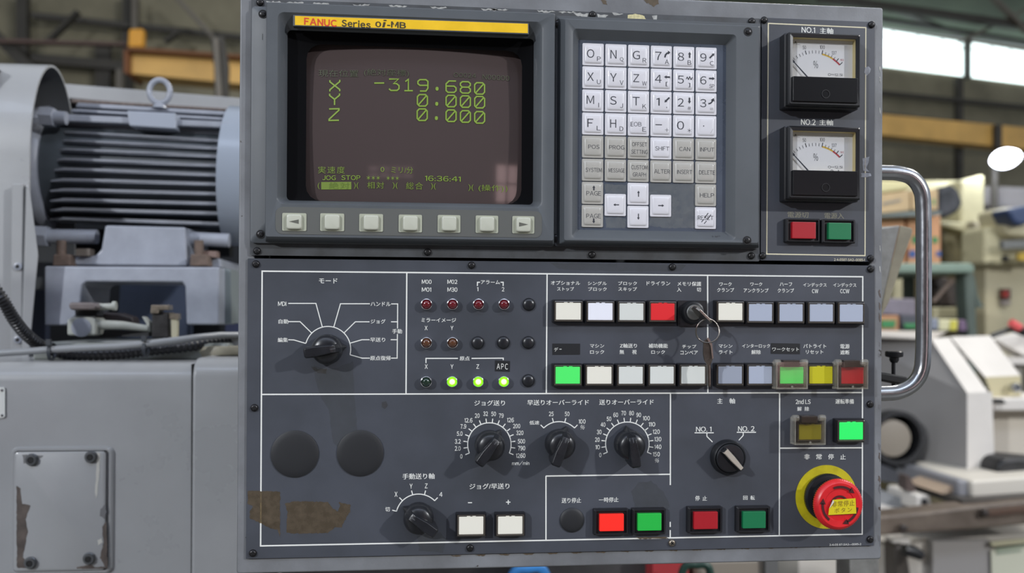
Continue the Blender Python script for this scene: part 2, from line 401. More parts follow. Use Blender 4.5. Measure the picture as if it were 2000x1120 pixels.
# far machine behind the cartons
t = thing('far_machine', P(1930, 640, 6), 'cream machine tool with tall column and slanting arm behind the cartons', 'machine')
slab('column_casting', [(1876, 352), (1925, 340), (1926, 640), (1876, 640)], 6, .5, M_cream, t, bevel=.03)
slab('arm_casting', [(1700, 352), (1890, 352), (1890, 432), (1840, 440), (1700, 400)], 6.2, .4, M_cream, t, bevel=.03)
slab('dark_saddle', [(1840, 438), (1925, 440), (1925, 560), (1885, 600), (1850, 540)], 5.9, .3, M_olive, t, bevel=.03)
slab('bracket', [(1836, 432), (1900, 436), (1920, 446), (1900, 456), (1836, 440)], 5.8, .2, M_cream, t, bevel=.02)
slab('light_cover', [(1902, 430), (1925, 440), (1935, 478), (1912, 470)], 5.7, .2, mat('pale_cover', (186, 178, 154), .5), t, bevel=.02)
slab('lower_casting', [(1740, 535), (1880, 535), (1880, 1003), (1740, 1003)], 6.0, .4, M_olive, t)
slab('drum_cover', [(1745, 540), (1775, 540), (1781, 552), (1781, 590), (1745, 590)], 5.6, .2, M_cream, t, bevel=.03)
slab('slide_box', [(1822, 600), (1884, 600), (1884, 625), (1822, 625)], 5.6, .2, M_cream, t, bevel=.02)
slab('lower_guard', [(1905, 520), (1925, 520), (1928, 655), (1902, 655)], 5.7, .2, mat('ochre_paint', (188, 172, 110), .6, var=.2, vscale=6), t)
# control cabinet
t = thing('grey_box_machine', P(1965, 430, 6.6), 'blue-grey machine head under the glowing lamp', 'machine')
slab('head_cover', [(1926, 362), (2040, 366), (2040, 420), (1926, 404)], 6.6, .5, mat('blue_grey_paint', (146, 144, 146), .55, var=.1, vscale=5), t, bevel=.04)
slab('head_lower', [(1926, 404), (2040, 414), (2040, 560), (1926, 470)], 6.7, .5, mat('lilac_grey_paint', (158, 153, 152), .55), t, bevel=.04)
t = thing('cream_cabinet', P(1960, 660, 5.2), 'tall cream electrical cabinet with a red rocker switch', 'cabinet')
slab('cabinet_body', [(1925, 522), (2060, 500), (2060, 700), (1925, 700)], 5.2, .35, mat('cabinet_cream', (182, 174, 144), .55, var=.08, vscale=4), t, bevel=.02)
slab('cabinet_head', [(1924, 442), (1990, 440), (2060, 430), (2060, 516), (1924, 520)], 5.1, .3, M_cream, t, bevel=.04)
slab('head_step', [(1955, 405), (2060, 402), (2060, 470), (1968, 462)], 5.0, .3, mat('pale_yellow_paint', (204, 196, 162), .55), t, bevel=.04)
slab('slot_strip', [(1958, 470), (2060, 466), (2060, 480), (1960, 486)], 4.95, .04, mat('strip_grey', (110, 112, 110), .6), t)
slab('rocker_switch', [(1958, 564), (1974, 564), (1974, 586), (1958, 586)], 5.16, .04, mat('switch_frame', (70, 58, 50), .5), t)
slab('red_rocker', [(1963, 568), (1970, 568), (1970, 581), (1963, 581)], 5.13, .04, mat('switch_red', (150, 40, 36), .4), t)
slab('switch_plate', [(1957, 588), (1974, 588), (1974, 596), (1957, 596)], 5.16, .03, mat('switch_tag', (140, 130, 124), .5), t)
slab('black_knob', [(1962, 500), (1971, 499), (1973, 508), (1964, 511)], 4.98, .05, M_blackmatt, t, bevel=.01)
slab('yellow_tag', [(1990, 494), (2030, 490), (2030, 512), (1990, 508)], 4.98, .03, mat('tag_yellow', (190, 160, 60), .5), t)
o = slab('blue_motor', [(1966, 408), (1985, 405), (2010, 400), (2030, 420), (1998, 444), (1980, 434)], 4.9, .2, mat('navy_paint', (54, 70, 102), .45), bevel=.03)
tag(o, 'small navy blue motor on the cream cabinet at the right edge', 'motor')
o = slab('dark_bundle', [(1835, 372), (1862, 356), (1876, 372), (1886, 398), (1874, 414), (1850, 426), (1836, 428)], 5.5, .25, mat('dark_cloth', (74, 76, 82), .85, var=.4, vscale=9, dark=(40, 44, 48)), bevel=.05)
tag(o, 'dark grey cloth bundle hanging beside the stacked cartons', 'cloth')
# cartons on the bench
def carton(pts, Y, m, label, inks):
    t = thing('carton', P(pts[-1][0], pts[-1][1], Y), label, 'carton', 'cartons stacked on the green bench')
    slab('carton_body', pts, Y, .35, m, t, bevel=.01)
    for p_, mm in inks: slab('printed_mark', p_, Y-.004, .003, mm, t)
carton([(1700, 425), (1768, 425), (1768, 525), (1700, 525)], YB, M_carton, 'plain orange-brown carton nearest the control panel', [])
carton([(1774, 422), (1838, 420), (1838, 525), (1774, 525)], YB, M_carton, 'orange-brown carton with green and blue marks behind the tube handle',
       [([(1782, 462), (1792, 461), (1792, 476), (1782, 476)], M_grn), ([(1821, 463), (1832, 463), (1832, 475), (1821, 475)], M_grn),
        ([(1776, 490), (1789, 489), (1789, 503), (1776, 503)], M_blu), ([(1829, 491), (1838, 491), (1838, 501), (1829, 501)], M_blu)])
carton([(1700, 382), (1778, 372), (1778, 412), (1700, 420)], YB-.1, M_cartonp, 'pale tan carton with a grey stripe on top of the stack at left',
       [([(1724, 396), (1760, 389), (1760, 393), (1724, 401)], mat('grey_ink', (132, 130, 124), .6))])
carton([(1779, 371), (1833, 369), (1833, 411), (1779, 411)], YB, M_cartonp, 'pale carton with a green mark on top of the stack beside the dark cloth',
       [([(1822, 389), (1826, 389), (1826, 400), (1822, 400)], M_grn)])
o = slab('shelf_board', [(1700, 421), (1778, 413), (1838, 413), (1838, 420), (1700, 424)], YB-.12, .4, mat('slate_board', (112, 122, 120), .6)); tag(o, 'slate grey board between the pale and orange cartons', 'board')
o = slab('cream_cover_sheet', [(1700, 352), (1788, 352), (1778, 371), (1700, 381)], YB-.1, .35, mat('pale_yellow_cover', (214, 206, 158), .6), bevel=.02); tag(o, 'pale yellow cover lying on the tan carton at top of stack', 'cover')
# green bench
t = thing('green_bench', P(1890, 655, 4.0), 'sage green steel bench with a stout leg carrying the cartons', 'bench')
slab('bench_top', [(1690, 514), (1900, 514), (1906, 524), (1904, 534), (1690, 534)], 4.0, 1.0, M_green, t, bevel=.02)
_lz = lambda x_, Y_: (x_, PY+CZ*FPX/(Y_+DIST))
slab('leg', [(1884, 534), (1904, 534), (1909, 652), _lz(1909, 4.05), _lz(1890, 4.05), (1890, 652)], 4.05, .1, M_dgreen, t, bevel=.01)
slab('leg', [(1778, 534), (1788, 534), _lz(1788, 4.5), _lz(1778, 4.5)], 4.5, .1, M_dgreen, t, bevel=.01)
slab('gusset', [(1904, 540), (1910, 580), (1922, 600), (1908, 602), (1902, 560)], 4.1, .08, M_dgreen, t)
slab('dark_tooling', [(1824, 545), (1850, 540), (1884, 560), (1884, 600), (1836, 600), (1826, 572)], 4.3, .2, mat('tooling_brown', (58, 48, 40), .6, var=.5, vscale=12), t, bevel=.02)
mb = MB(); mb.tube([P(1822, 590, 4.1), P(1862, 545, 4.1)], .012, 8); obj('stay_rod', mb, mat('rod_brown', (120, 104, 92), .5), t)
# bins under the bench
M_lil = mat('lilac_bin', (128, 122, 132), .6, var=.2, vscale=9)
for pts, m, lb in (([(1700, 582), (1790, 584), (1790, 618), (1700, 614)], M_lil, 'lilac grey bin under the green bench nearest the panel'),
                   ([(1758, 614), (1792, 614), (1792, 644), (1762, 644)], mat('slate_bin', (76, 78, 86), .6), 'dark slate bin with a green stripe behind the tube handle'),
                   ([(1818, 622), (1834, 622), (1834, 645), (1818, 645)], mat('blue_bin', (134, 140, 154), .6), 'narrow blue-grey bin just right of the tube handle'),
                   ([(1834, 624), (1873, 624), (1871, 647), (1834, 647)], mat('cream_tin', (210, 206, 168), .6), 'cream and yellow tin standing under the green bench'),
                   ([(1874, 624), (1888, 626), (1890, 648), (1874, 648)], mat('purple_tin', (112, 92, 118), .6), 'purple tin squeezed against the bench leg'),
                   ([(1700, 616), (1757, 616), (1756, 648), (1700, 650)], mat('orange_tray', (182, 136, 100), .7), 'orange tray with a green label beside the panel edge')):
    o = slab('parts_bin', pts, 3.9, .3, m, bevel=.01); tag(o, lb, 'bin', 'bins and tins under the green bench')
    if 'orange' in lb: slab('green_label', [(1722, 626), (1750, 626), (1748, 640), (1722, 640)], 3.89, .008, M_grn, o)
    if 'slate' in lb: slab('green_stripe', [(1766, 632), (1790, 632), (1790, 641), (1768, 641)], 3.89, .008, M_grn, o)
    if 'cream' in lb: slab('yellow_side', [(1858, 626), (1870, 626), (1869, 645), (1856, 645)], 3.89, .008, mat('tin_yellow', (204, 196, 80), .5), o)

t_l = bpy.data.lights.new('work_lamp_light', 'POINT'); t_l.energy = 18; t_l.shadow_soft_size = .13; t_l.color = (.9, .95, 1)
t_lo = bpy.data.objects.new('work_lamp_light', t_l); C.objects.link(t_lo); t_lo.location = c_lamp+Vector((-.3, -.3, 0))
# ---------------------------------------------------------------- pale machine at the right
M_mw = mat('pale_machine_paint', (214, 209, 202), .5, var=.06, vscale=5)
M_mg = mat('pale_paint_shaded', (150, 147, 145), .55, var=.06, vscale=4)  # pale paint darkened, the hood side's shade put into the colour
t = thing('pale_grinding_machine', P(1850, 1120, 2.2), 'pale grey machine with a sloping hood and brown oily slideway at right', 'machine')
def H(name, pts, m, **kw):
    mb = MB(); mb.hull([P(*p) for p in pts]); return obj(name, mb, m, t, **kw)
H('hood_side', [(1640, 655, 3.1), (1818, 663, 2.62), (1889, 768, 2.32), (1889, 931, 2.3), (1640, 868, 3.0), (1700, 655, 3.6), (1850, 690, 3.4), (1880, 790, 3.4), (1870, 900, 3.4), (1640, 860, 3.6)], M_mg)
H('hood_slope', [(1818, 662, 2.6), (1854, 659, 2.62), (1930, 767, 2.3), (1889, 768, 2.3), (1823, 672, 2.66), (1856, 668, 2.7), (1930, 780, 2.4), (1893, 780, 2.4)], M_mw)
H('hood_end', [(1889, 768, 2.3), (1938, 766, 2.3), (1943, 933, 2.3), (1889, 932, 2.3), (1893, 768, 2.7), (1930, 768, 2.7), (1936, 925, 2.7), (1893, 925, 2.7)], M_mw)
H('wheel_guard', [(1856, 658, 2.75), (1934, 656, 2.75), (1993, 734, 2.5), (1924, 737, 2.5), (1858, 664, 2.85), (1934, 664, 3.2), (1992, 742, 2.9), (1926, 742, 2.7)], M_mw)
H('guard_end', [(1924, 737, 2.5), (1994, 734, 2.5), (1993, 774, 2.5), (1938, 776, 2.5), (1926, 737, 2.9), (1990, 737, 2.9), (1990, 772, 2.9), (1940, 772, 2.9)], mat('guard_cream', (196, 186, 150), .5))
mb = MB(); mb.lathe(P(1979, 757, 2.48), [(.017, 0), (.017, .02), (.012, .026), (.012, .02)], 20); obj('clamp_bolt', mb, M_steel, t, smooth=30)
H('top_ledge', [(1640, 648, 2.9), (1820, 652, 2.6), (1822, 664, 2.58), (1640, 657, 2.9), (1660, 645, 3.6), (1850, 648, 3.4)], mat('ledge_white', (214, 206, 196), .5))
slab('lower_body', [(1938, 804), (2080, 800), (2080, 940), (1943, 940)], 2.55, .5, mat('body_cream', (200, 192, 178), .5), t)
slab('body_ledge', [(1940, 778), (2080, 776), (2080, 803), (1942, 804)], 2.45, .6, M_mw, t, bevel=.01)
slab('vent_slot', [(1944, 780), (1958, 780), (1966, 788), (1944, 788)], 2.44, .02, M_blackmatt, t)
slab('black_cluster', [(1948, 932), (1950, 908), (1962, 896), (1990, 894), (2060, 900), (2060, 936)], 2.2, .15, mat('black_rubber', (36, 36, 38), .45, var=.4, vscale=30), t, bevel=.03)
slab('table_front', [(1897, 940), (2080, 926), (2080, 962), (1899, 975)], 2.1, .4, mat('table_cream', (204, 198, 186), .5), t, bevel=.01)
slab('table_end', [(1870, 938), (1897, 940), (1898, 976), (1872, 974)], 2.12, .4, mat('table_end_grey', (132, 132, 136), .5), t, bevel=.01)
slab('dark_gap', [(1760, 896), (1890, 930), (1890, 945), (1830, 952), (1800, 940), (1765, 915)], 2.45, .3, M_blackmatt, t)
slab('brown_slideway', [(1690, 1012), (1800, 1002), (1900, 990), (2080, 972), (2080, 1018), (1900, 1036), (1690, 1050)], 2.0, .1, mat('oily_slideway', (112, 100, 88), .5, var=.3, vscale=7, dark=(78, 66, 56)), t, bevel=.01)
slab('dark_rib', [(1880, 978), (2080, 964), (2080, 976), (1880, 992)], 2.05, .4, mat('rib_dark', (66, 62, 58), .5), t)
slab('rusty_edge', [(1925, 1000), (2080, 984), (2080, 994), (1925, 1010)], 1.98, .03, mat('rust_edge', (88, 66, 52), .6), t)
for px, py in ((1762, 1032), (1921, 1002)):
    mb = MB(); mb.lathe(P(px, py, 1.99), [(.013, 0), (.013, .012), (.008, .014)], 6); obj('slide_bolt', mb, mat('bolt_rust', (52, 44, 40), .5), t)
slab('lower_panel', [(1560, 1066), (2080, 1040), (2080, 1200), (1560, 1200)], 2.15, .5, mat('lower_panel_paint', (192, 186, 176), .5), t)
slab('lower_recess', [(1822, 1058), (1935, 1056), (1935, 1200), (1822, 1200)], 2.12, .03, mat('recess_grey', (160, 156, 152), .5), t)
slab('bed_rail', [(1690, 950), (1800, 985), (1800, 1004), (1690, 990)], 2.3, .6, mat('rail_grey', (136, 138, 140), .45), t)
slab('rail_top', [(1690, 978), (1786, 1002), (1690, 1014)], 2.28, .3, M_mw, t)
slab('rail_block', [(1790, 968), (1818, 968), (1822, 996), (1790, 998)], 2.2, .2, M_mw, t, bevel=.008)
slab('block_slot', [(1803, 976), (1811, 976), (1812, 996), (1803, 996)], 2.19, .02, M_blackmatt, t)
slab('slide_wedge', [(1690, 900), (1760, 918), (1812, 930), (1812, 955), (1690, 935)], 2.6, .4, mat('wedge_grey', (128, 130, 138), .5), t)
slab('steel_post', [(1770, 930), (1776, 930), (1790, 958), (1780, 962), (1770, 958)], 2.25, .05, mat('post_brown', (78, 66, 62), .5), t)
slab('rail_light', [(1830, 962), (1872, 945), (1872, 960), (1840, 966)], 2.15, .2, mat('rail_tan', (170, 150, 130), .5), t)
# round opening in the hood side
mb = MB(); c = P(1750, 855, 2.45)
mb.lathe(c, [(.098, -.04), (.098, .02), (.082, .02), (.082, -.04)], 36); obj('spindle_rim', mb, M_blackmatt, t, smooth=40)
mb = MB(); mb.lathe(P(1737, 855, 2.46), [(.072, -.04), (.066, .03), (.03, .035)], 30); obj('spindle_nose', mb, mat('nose_beige', (134, 126, 114), .45), t, smooth=40)
# black lever with a red grip
t = thing('control_lever', P(1940, 656, 3.0), 'black lever with a coral red grip above the pale machine', 'lever')
mb = MB(); mb.tube([P(1936, 657, 3.0), P(1965, 646, 3.0), P(1985, 638, 3.0)], .011, 10); mb.tube([P(1978, 640, 3.0), P(2010, 652, 3.0)], .02, 10); obj('lever_rod', mb, M_blackplast, t, smooth=60)
mb = MB(); mb.tube([P(1974, 630, 2.97), P(1992, 641, 2.97)], .017, 10); obj('grip', mb, mat('coral_grip', (222, 96, 96), .4), t, smooth=60)
t = thing('pale_tray', P(1980, 700, 3.2), 'pale tray and duct behind the sloping hood at the right edge', 'tray')
slab('tray_plate', [(1945, 664), (2060, 640), (2060, 712), (2000, 694)], 3.2, .1, M_mw, t)
slab('tray_bed', [(1966, 700), (2060, 700), (2060, 712), (1972, 712)], 3.1, .4, M_mw, t)
slab('tray_leg', [(1984, 712), (1996, 712), (1998, 800), (1986, 800)], 3.15, .1, mat('leg_grey', (150, 146, 138), .5), t)
# valve and paper on the lower panel
t = thing('black_valve', P(1760, 1120, 2.05), 'black lever valve on the cream lower panel below the panel corner', 'valve')
slab('mount_plate', [(1744, 1054), (1778, 1052), (1780, 1064), (1746, 1066)], 2.08, .06, M_mw, t, bevel=.004)
slab('valve_body', [(1748, 1066), (1772, 1064), (1780, 1120), (1786, 1150), (1750, 1150)], 2.05, .08, mat('valve_body', (66, 60, 54), .45, var=.3, vscale=20), t, bevel=.012)
mb = MB(); mb.tube([P(1765, 1074, 2.0), P(1782, 1078, 2.0), P(1799, 1086, 2.0)], [.018, .02, .016], 12); obj('valve_lever', mb, M_blackplast, t, smooth=60)
t = thing('paper_notice', P(1968, 1120, 2.1), 'greenish white paper notice on the lower panel at the bottom right corner', 'notice')
slab('paper', [(1936, 1076), (2060, 1062), (2060, 1180), (1938, 1180)], 2.11, .004, mat('notice_paper', (214, 214, 192), .8), t)
slab('printed_line', [(1945, 1069+4), (2060, 1058), (2060, 1061), (1945, 1077)], 2.105, .003, mat('notice_green', (150, 164, 140), .8), t)
slab('printed_line', [(1948, 1079), (1995, 1074), (1995, 1078), (1948, 1084)], 2.105, .003, mat('notice_ink', (158, 170, 152), .8), t)
slab('clip_bar', [(1936, 1060), (2060, 1048), (2060, 1056), (1938, 1068)], 2.10, .01, mat('clip_cream', (196, 192, 160), .5), t)

# ---------------------------------------------------------------- chute and bracket by the panel edge
t = thing('metal_chute', P(1720, 640, .35), 'grey cast metal chute flaring upward behind the panel edge', 'chute')
M_cast = mat('cast_grey', (140, 139, 134), .5, var=.25, vscale=60, bump=.4, bscale=400)
mb = MB(); mb.hull([P(1700, 449, .35), P(1757, 441, .35), P(1728, 560, .35), P(1715, 625, .35), P(1700, 625, .35), P(1700, 445, .5), P(1757, 441, .5), P(1720, 560, .5), P(1700, 620, .5)]); obj('chute_front', mb, M_cast, t, bevel=.002)
mb = MB(); mb.hull([P(1758, 441, .36), P(1780, 446, .36), P(1782, 453, .36), P(1736, 590, .36), P(1716, 628, .36), P(1730, 560, .36), P(1757, 444, .52), P(1780, 448, .52), P(1716, 620, .52)]); obj('chute_side', mb, mat('cast_side', (150, 142, 120), .5, var=.2, vscale=40), t, bevel=.002)
mb = MB(); c_ = P(1690, 500, .42); mb.box((c_.x-.02, c_.y, 0), (c_.x+.02, c_.y+.04, c_.z)); obj('chute_leg', mb, M_cast, t)
t = thing('clamp_bracket', P(1750, 750, .10), 'black clamp bracket with a thumb screw inside the tube handle', 'bracket')
slab('bracket_arm', [(1690, 722), (1771, 736), (1777, 742), (1774, 753), (1766, 753), (1690, 738)], .10, .025, M_recess, t, bevel=.002)
mb = MB(); c = P(1745, 734, .11); mb.lathe(c, [(.0019, -.01), (.0019, .02)], 12, axis=(0, 0, 1)); mb.lathe(c+Vector((.0007, 0, .0085)), [(.003, .004), (.0045, .0065), (.0045, .009), (.008, .010), (.0085, .0115), (.0085, .0145), (.0075, .0155)], 16, axis=(0, 0, 1)); obj('thumb_screw', mb, M_blackplast, t, smooth=40)

# ================================================================ machine on the left
M_mach = mat('machine_grey_enamel', (152, 153, 154), .30, var=.08, vscale=7, coat=.25)
M_mot = mat('motor_grey_paint', (146, 150, 160), .38, var=.12, vscale=30, coat=.2)
M_motd = mat('motor_core_paint', (66, 72, 78), .5, var=.15, vscale=30)
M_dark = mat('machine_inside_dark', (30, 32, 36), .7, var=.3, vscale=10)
M_blue = mat('bluish_plate', (78, 88, 110), .5, var=.2, vscale=12)
M_light = mat('pale_grey_casting', (172, 174, 166), .4, var=.15, vscale=40)
M_rust = mat('rusty_stud', (98, 82, 72), .7, var=.3, vscale=90)
M_hose = mat('hose_black', (34, 34, 37), .35)
M_pipe = mat('grey_pipe', (140, 142, 144), .4, coat=.2)
M_bare = mat('worn_bare_metal', (88, 78, 72), .5, var=.35, vscale=60, dark=(70, 62, 58))
# column sheet behind the motor
t = thing('machine_column', P(300, 700, 1.0), 'long grey machine column with a pale top edge behind the motor', 'machine column')
slab('top_beam', [(60, 158), (600, 202), (600, 232), (60, 186)], .98, .2, M_mach, t, bevel=.002)
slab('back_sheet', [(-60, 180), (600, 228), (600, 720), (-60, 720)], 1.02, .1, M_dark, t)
slab('corrugated_strip', [(140, 194), (460, 213), (460, 217), (140, 199)], .97, .02, mat('brown_strip', (112, 98, 92), .7, var=.5, vscale=200), t)
slab('blue_sheet', [(235, 556), (372, 556), (372, 660), (228, 660)], .98, .02, M_blue, t)
slab('dark_blue_sheet', [(58, 545), (88, 530), (88, 690), (58, 690)], .8, .02, mat('deep_blue_sheet', (46, 54, 74), .6), t)
slab('dark_blue_sheet', [(440, 560), (520, 560), (520, 690), (440, 690)], .9, .02, mat('night_blue_sheet', (58, 64, 92), .6), t)
# belt hood, open at its right end
t = thing('belt_hood', P(10, 700, .6), 'large grey rounded sheet metal hood open toward the motor at far left', 'hood')
xe = P(57, 420, .55).x; zc = P(57, 300, .55).z; yf, yb = .55, .72; yc = (yf+yb)/2; ry = (yb-yf)/2
zt = P(98, 129, yc).z; rz = zt-zc; x0 = xe-.5
prof = [(yf, P(57, 715, .55).z)]+[(yc-ry*cos(pi*k/24), zc+rz*sin(pi*k/24)) for k in range(25)]+[(yb, P(57, 560, .55).z)]
mb = MB()
out = [[Vector((x, y, z)) for y, z in prof] for x in (x0, xe)]
inn = [[Vector((x, yc+(y-yc)*.955, zc+(z-zc)*(.975 if z > zc else 1))) for y, z in prof] for x in (xe, x0)]
k = len(prof)
mb.loft([out[0], out[1]], False, False, closed=False)
n0 = mb.add(out[1]); n1 = mb.add(inn[0])
for i in range(k-1): mb.face((n0+i, n0+i+1, n1+i+1, n1+i))
obj('hood_shell', mb, M_mach, t, smooth=40)
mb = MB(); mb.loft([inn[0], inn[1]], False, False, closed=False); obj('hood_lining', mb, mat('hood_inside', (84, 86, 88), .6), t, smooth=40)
mb = MB(); mb.box((xe-.06, .56, P(57, 520, .55).z), (xe-.055, .71, zt-.02)); obj('inner_bulkhead', mb, M_dark, t)
mb = MB(); mb.hull([P(52, 362, .53), P(57, 362, .53), P(75, 500, .53), P(58, 560, .53), P(56, 706, .53), P(42, 706, .53), P(42, 362, .56), P(73, 500, .6), P(56, 706, .6)]); obj('edge_flange', mb, M_mach, t, bevel=.002)
mb = MB(); mb.box((P(31, 0, .545).x, .535, P(0, 710, .545).z), (P(54, 0, .545).x, .55, P(0, 360, .545).z)); obj('seam_strip', mb, M_mach, t, bevel=.002)
for py in (521, 664):
    mb = MB(); mb.lathe(P(36, py, .535), [(.0055, 0), (.005, .003), (.003, .0035)], 14); mb.lathe(P(36, py, .535), [(.003, .0036), (.0028, .0037)], 6, m=1); obj('screw', mb, [M_mot, M_recess], t, smooth=40)

# motor
t = thing('electric_motor', P(290, 520, .72), 'blue-grey finned electric motor with a lifting eye on top', 'motor')
YM = .72; K = (YM+DIST)/FPX
mb = MB(); a, b = P(92, 326, YM), P(452, 347, YM); ax = (b-a).normalized(); R = .084
mb.lathe(a, [(R, 0), (R, (b-a).length)], 40, axis=ax); obj('motor_core', mb, M_motd, t, smooth=40)
yl = [245.5, 259, 275.4, 292.3, 311, 330, 350.7, 370.3, 389.7, 408.3, 426]; yr = [260, 276, 290.6, 306.6, 324.5, 342.9, 360.8, 379.5, 398.8, 417.8, 438.2]
for i in range(11):
    dz = (335-(yl[i]+yr[i])/2)*K; env = math.sqrt(max(.001, .098**2-dz**2)); Yf = YM-max(env, .045)
    wl = 3.0; xl = 112-abs(i-7)*-.0 + (4 if i < 2 else 0)
    xa = 99 + (6-i)*1.3 if i < 6 else 97
    mb = MB()
    top = [P(xa, yl[i]+1, Yf+.02), P(xa+26, yl[i]-wl, Yf), P(434, yr[i]-wl-1, Yf), P(444, yr[i]-1, Yf+.01)]
    bot = [P(xa, yl[i]+5, Yf+.02), P(xa+26, yl[i]+wl, Yf), P(434, yr[i]+wl-1, Yf), P(444, yr[i]+3, Yf+.01)]
    fr = top+bot[::-1]
    mb.prism(fr, (0, max(.05, YM-Yf), 0)); obj('cooling_fin', mb, M_mot, t, bevel=.0012)
for (a0, a1, b1, b0), Y_ in ((((150, 200), (450, 218), (450, 226), (146, 209)), .66), (((140, 212), (450, 230), (450, 236), (136, 218)), .65), (((112, 222), (450, 238), (450, 250), (110, 236)), .635)):
    slab('top_rib', [a0, a1, b1, b0], Y_, .08, M_mot, t, bevel=.002)
slab('rating_pad', [(247, 216), (343, 221), (343, 252), (252, 246)], .625, .05, mat('pad_paint', (150, 156, 168), .35, coat=.2), t, bevel=.002)
mb = MB(); a = P(64, 330, YM)
mb.lathe(a, [(.05, -.004), (.085, .004), (.094, .014), (.096, .03), (.090, .04)], 40, axis=ax); obj('end_bell', mb, M_mot, t, smooth=50)
mb = MB(); mb.lathe(P(449, 345, YM), [(.098, 0), (.108, .002), (.108, .05), (.098, .055)], 44, axis=ax); obj('end_flange', mb, mat('flange_paint', (140, 148, 160), .3, coat=.3), t, smooth=40)
for (x0_, y0_, x1_, y1_, r_, Y_) in ((100, 229, 130, 231, .0095, .625), (88, 462, 190, 463, .0105, .63), (366, 466, 448, 470, .010, .63)):
    mb = MB(); mb.tube([P(x0_, y0_, Y_), P(x1_, y1_, Y_)], r_, 14); mb.lathe(P(x0_-2, y0_, Y_), [(r_*1.5, -.012), (r_*1.5, .006)], 6, axis=ax); obj('tie_bolt', mb, M_mot, t, smooth=40)
mb = MB(); c = P(312, 179, .66); rg = .0148
mb.tube([c+Vector((rg*cos(q), 0, rg*1.16*sin(q))) for q in [2*pi*k/28 for k in range(29)]], .0042, 10, cap=False); mb.lathe(P(312, 212, .66), [(.011, 0), (.008, .006), (.005, .009)], 16, axis=(0, 0, 1)); obj('lifting_eye', mb, M_mot, t, smooth=60)
slab('motor_foot', [(205, 440), (362, 444), (366, 520), (136, 518), (136, 502), (184, 500), (197, 488)], .60, .2, M_mot, t, bevel=.003)
slab('motor_foot', [(366, 500), (430, 505), (432, 524), (366, 522)], .61, .15, M_mot, t, bevel=.003)
slab('lower_shade_sheet', [(80, 446), (448, 452), (448, 500), (80, 500)], .74, .03, M_dark, t)  # dark sheet added in place of the shade below the motor
# bracket
t = thing('motor_bracket', P(255, 636, .62), 'pale grey arched cast bracket under the electric motor', 'bracket')
def archpoly():
    return [(86, 636), (86, 520), (428, 522), (428, 635), (364, 635), (361, 560), (356, 552), (168, 551), (160, 558), (156, 610), (130, 636)]
slab('bracket_arch', archpoly(), .56, .12, M_mot, t, bevel=.003)
slab('bracket_side', [(428, 524), (450, 526), (452, 632), (428, 634)], .60, .08, mat('bracket_side_paint', (112, 120, 122), .4), t)
for x0_, x1_ in ((112, 128), (380, 397)):
    slab('hex_nut', [(x0_-8, 497), (x1_+8, 497), (x1_+10, 520), (x0_-10, 520)], .58, .03, M_rust, t, bevel=.002)
    mb = MB(); mb.tube([P((x0_+x1_)/2, 470, .595), P((x0_+x1_)/2, 500, .595)], .0065, 12); obj('stud', mb, M_rust, t, smooth=40)
slab('adjusting_clip', [(148, 486), (175, 486), (175, 500), (148, 500)], .59, .02, mat('clip_brown', (92, 84, 76), .5), t)
slab('adjusting_clip', [(396, 490), (423, 491), (423, 503), (396, 502)], .60, .02, mat('clip_pink_brown', (118, 98, 90), .5), t)
# machine casing lower left
t = thing('machine_casing', P(190, 1120, .36), 'big rounded grey machine casing at the lower left with a bolted cover', 'machine')
zt_ = P(200, 706, .40).z; mb = MB(); xl_, xr_ = P(-120, 900, .36).x, P(374, 900, .36).x; zb_ = P(0, 1230, .36).z; r_ = .022
pr = [(.36, zb_)]+[(.36+r_-r_*cos(a), zt_-r_+r_*sin(a)) for a in [pi/2*k/8 for k in range(9)]]+[(.9, zt_), (.9, zb_)]
mb.loft([[Vector((x, y, z)) for y, z in pr] for x in (xl_, xr_)]); obj('casing_body', mb, M_mach, t, smooth=40)
xl2, xr2 = P(376.5, 900, .35).x, P(500, 900, .35).x
zt2 = P(420, 698, .38).z; mb = MB(); r2 = .03
mb.loft([rr(xl2, xr2, zb_, zt2, .012, y, 4) for y in (.40, .60)]+[], True, True)
obj('corner_post_core', mb, M_mach, t, smooth=40)
mb = MB(); pr = [(.345, zb_)]+[(.345+r_-r_*cos(a), zt2-r_+r_*sin(a)) for a in [pi/2*k/8 for k in range(9)]]+[(.62, zt2), (.62, zb_)]
mb.loft([[Vector((x, y, z)) for y, z in pr] for x in (xl2, xr2)]); obj('corner_post', mb, M_mach, t, smooth=40, bevel=.004)
YC = .36
mb = MB(); cx0, cx1 = P(28, 1000, YC).x, P(216, 1000, YC).x; cz1, cz0 = P(120, 878, YC).z, P(120, 1116, YC).z
mb.loft([rr(cx0-.004, cx1+.005, cz0-.004, cz1+.004, .008, YC+.001), rr(cx0-.0015, cx1+.002, cz0-.0015, cz1+.0015, .006, YC-.004), rr(cx0+.001, cx1-.001, cz0+.001, cz1-.001, .004, YC-.004), rr(cx0+.0015, cx1-.0015, cz0+.0015, cz1-.0015, .004, YC-.001)], False, False)
obj('raised_rim', mb, M_mach, t, smooth=60)
mb = MB(); mb.loft([rr(cx0+.002, cx1-.004, cz0+.002, cz1-.002, .004, YC), rr(cx0+.002, cx1-.004, cz0+.002, cz1-.002, .004, YC-.006), rr(cx0+.004, cx1-.006, cz0+.004, cz1-.004, .003, YC-.007)])
cov = obj('cover_plate', mb, M_mach, t, smooth=40)
YQ = YC-.0072
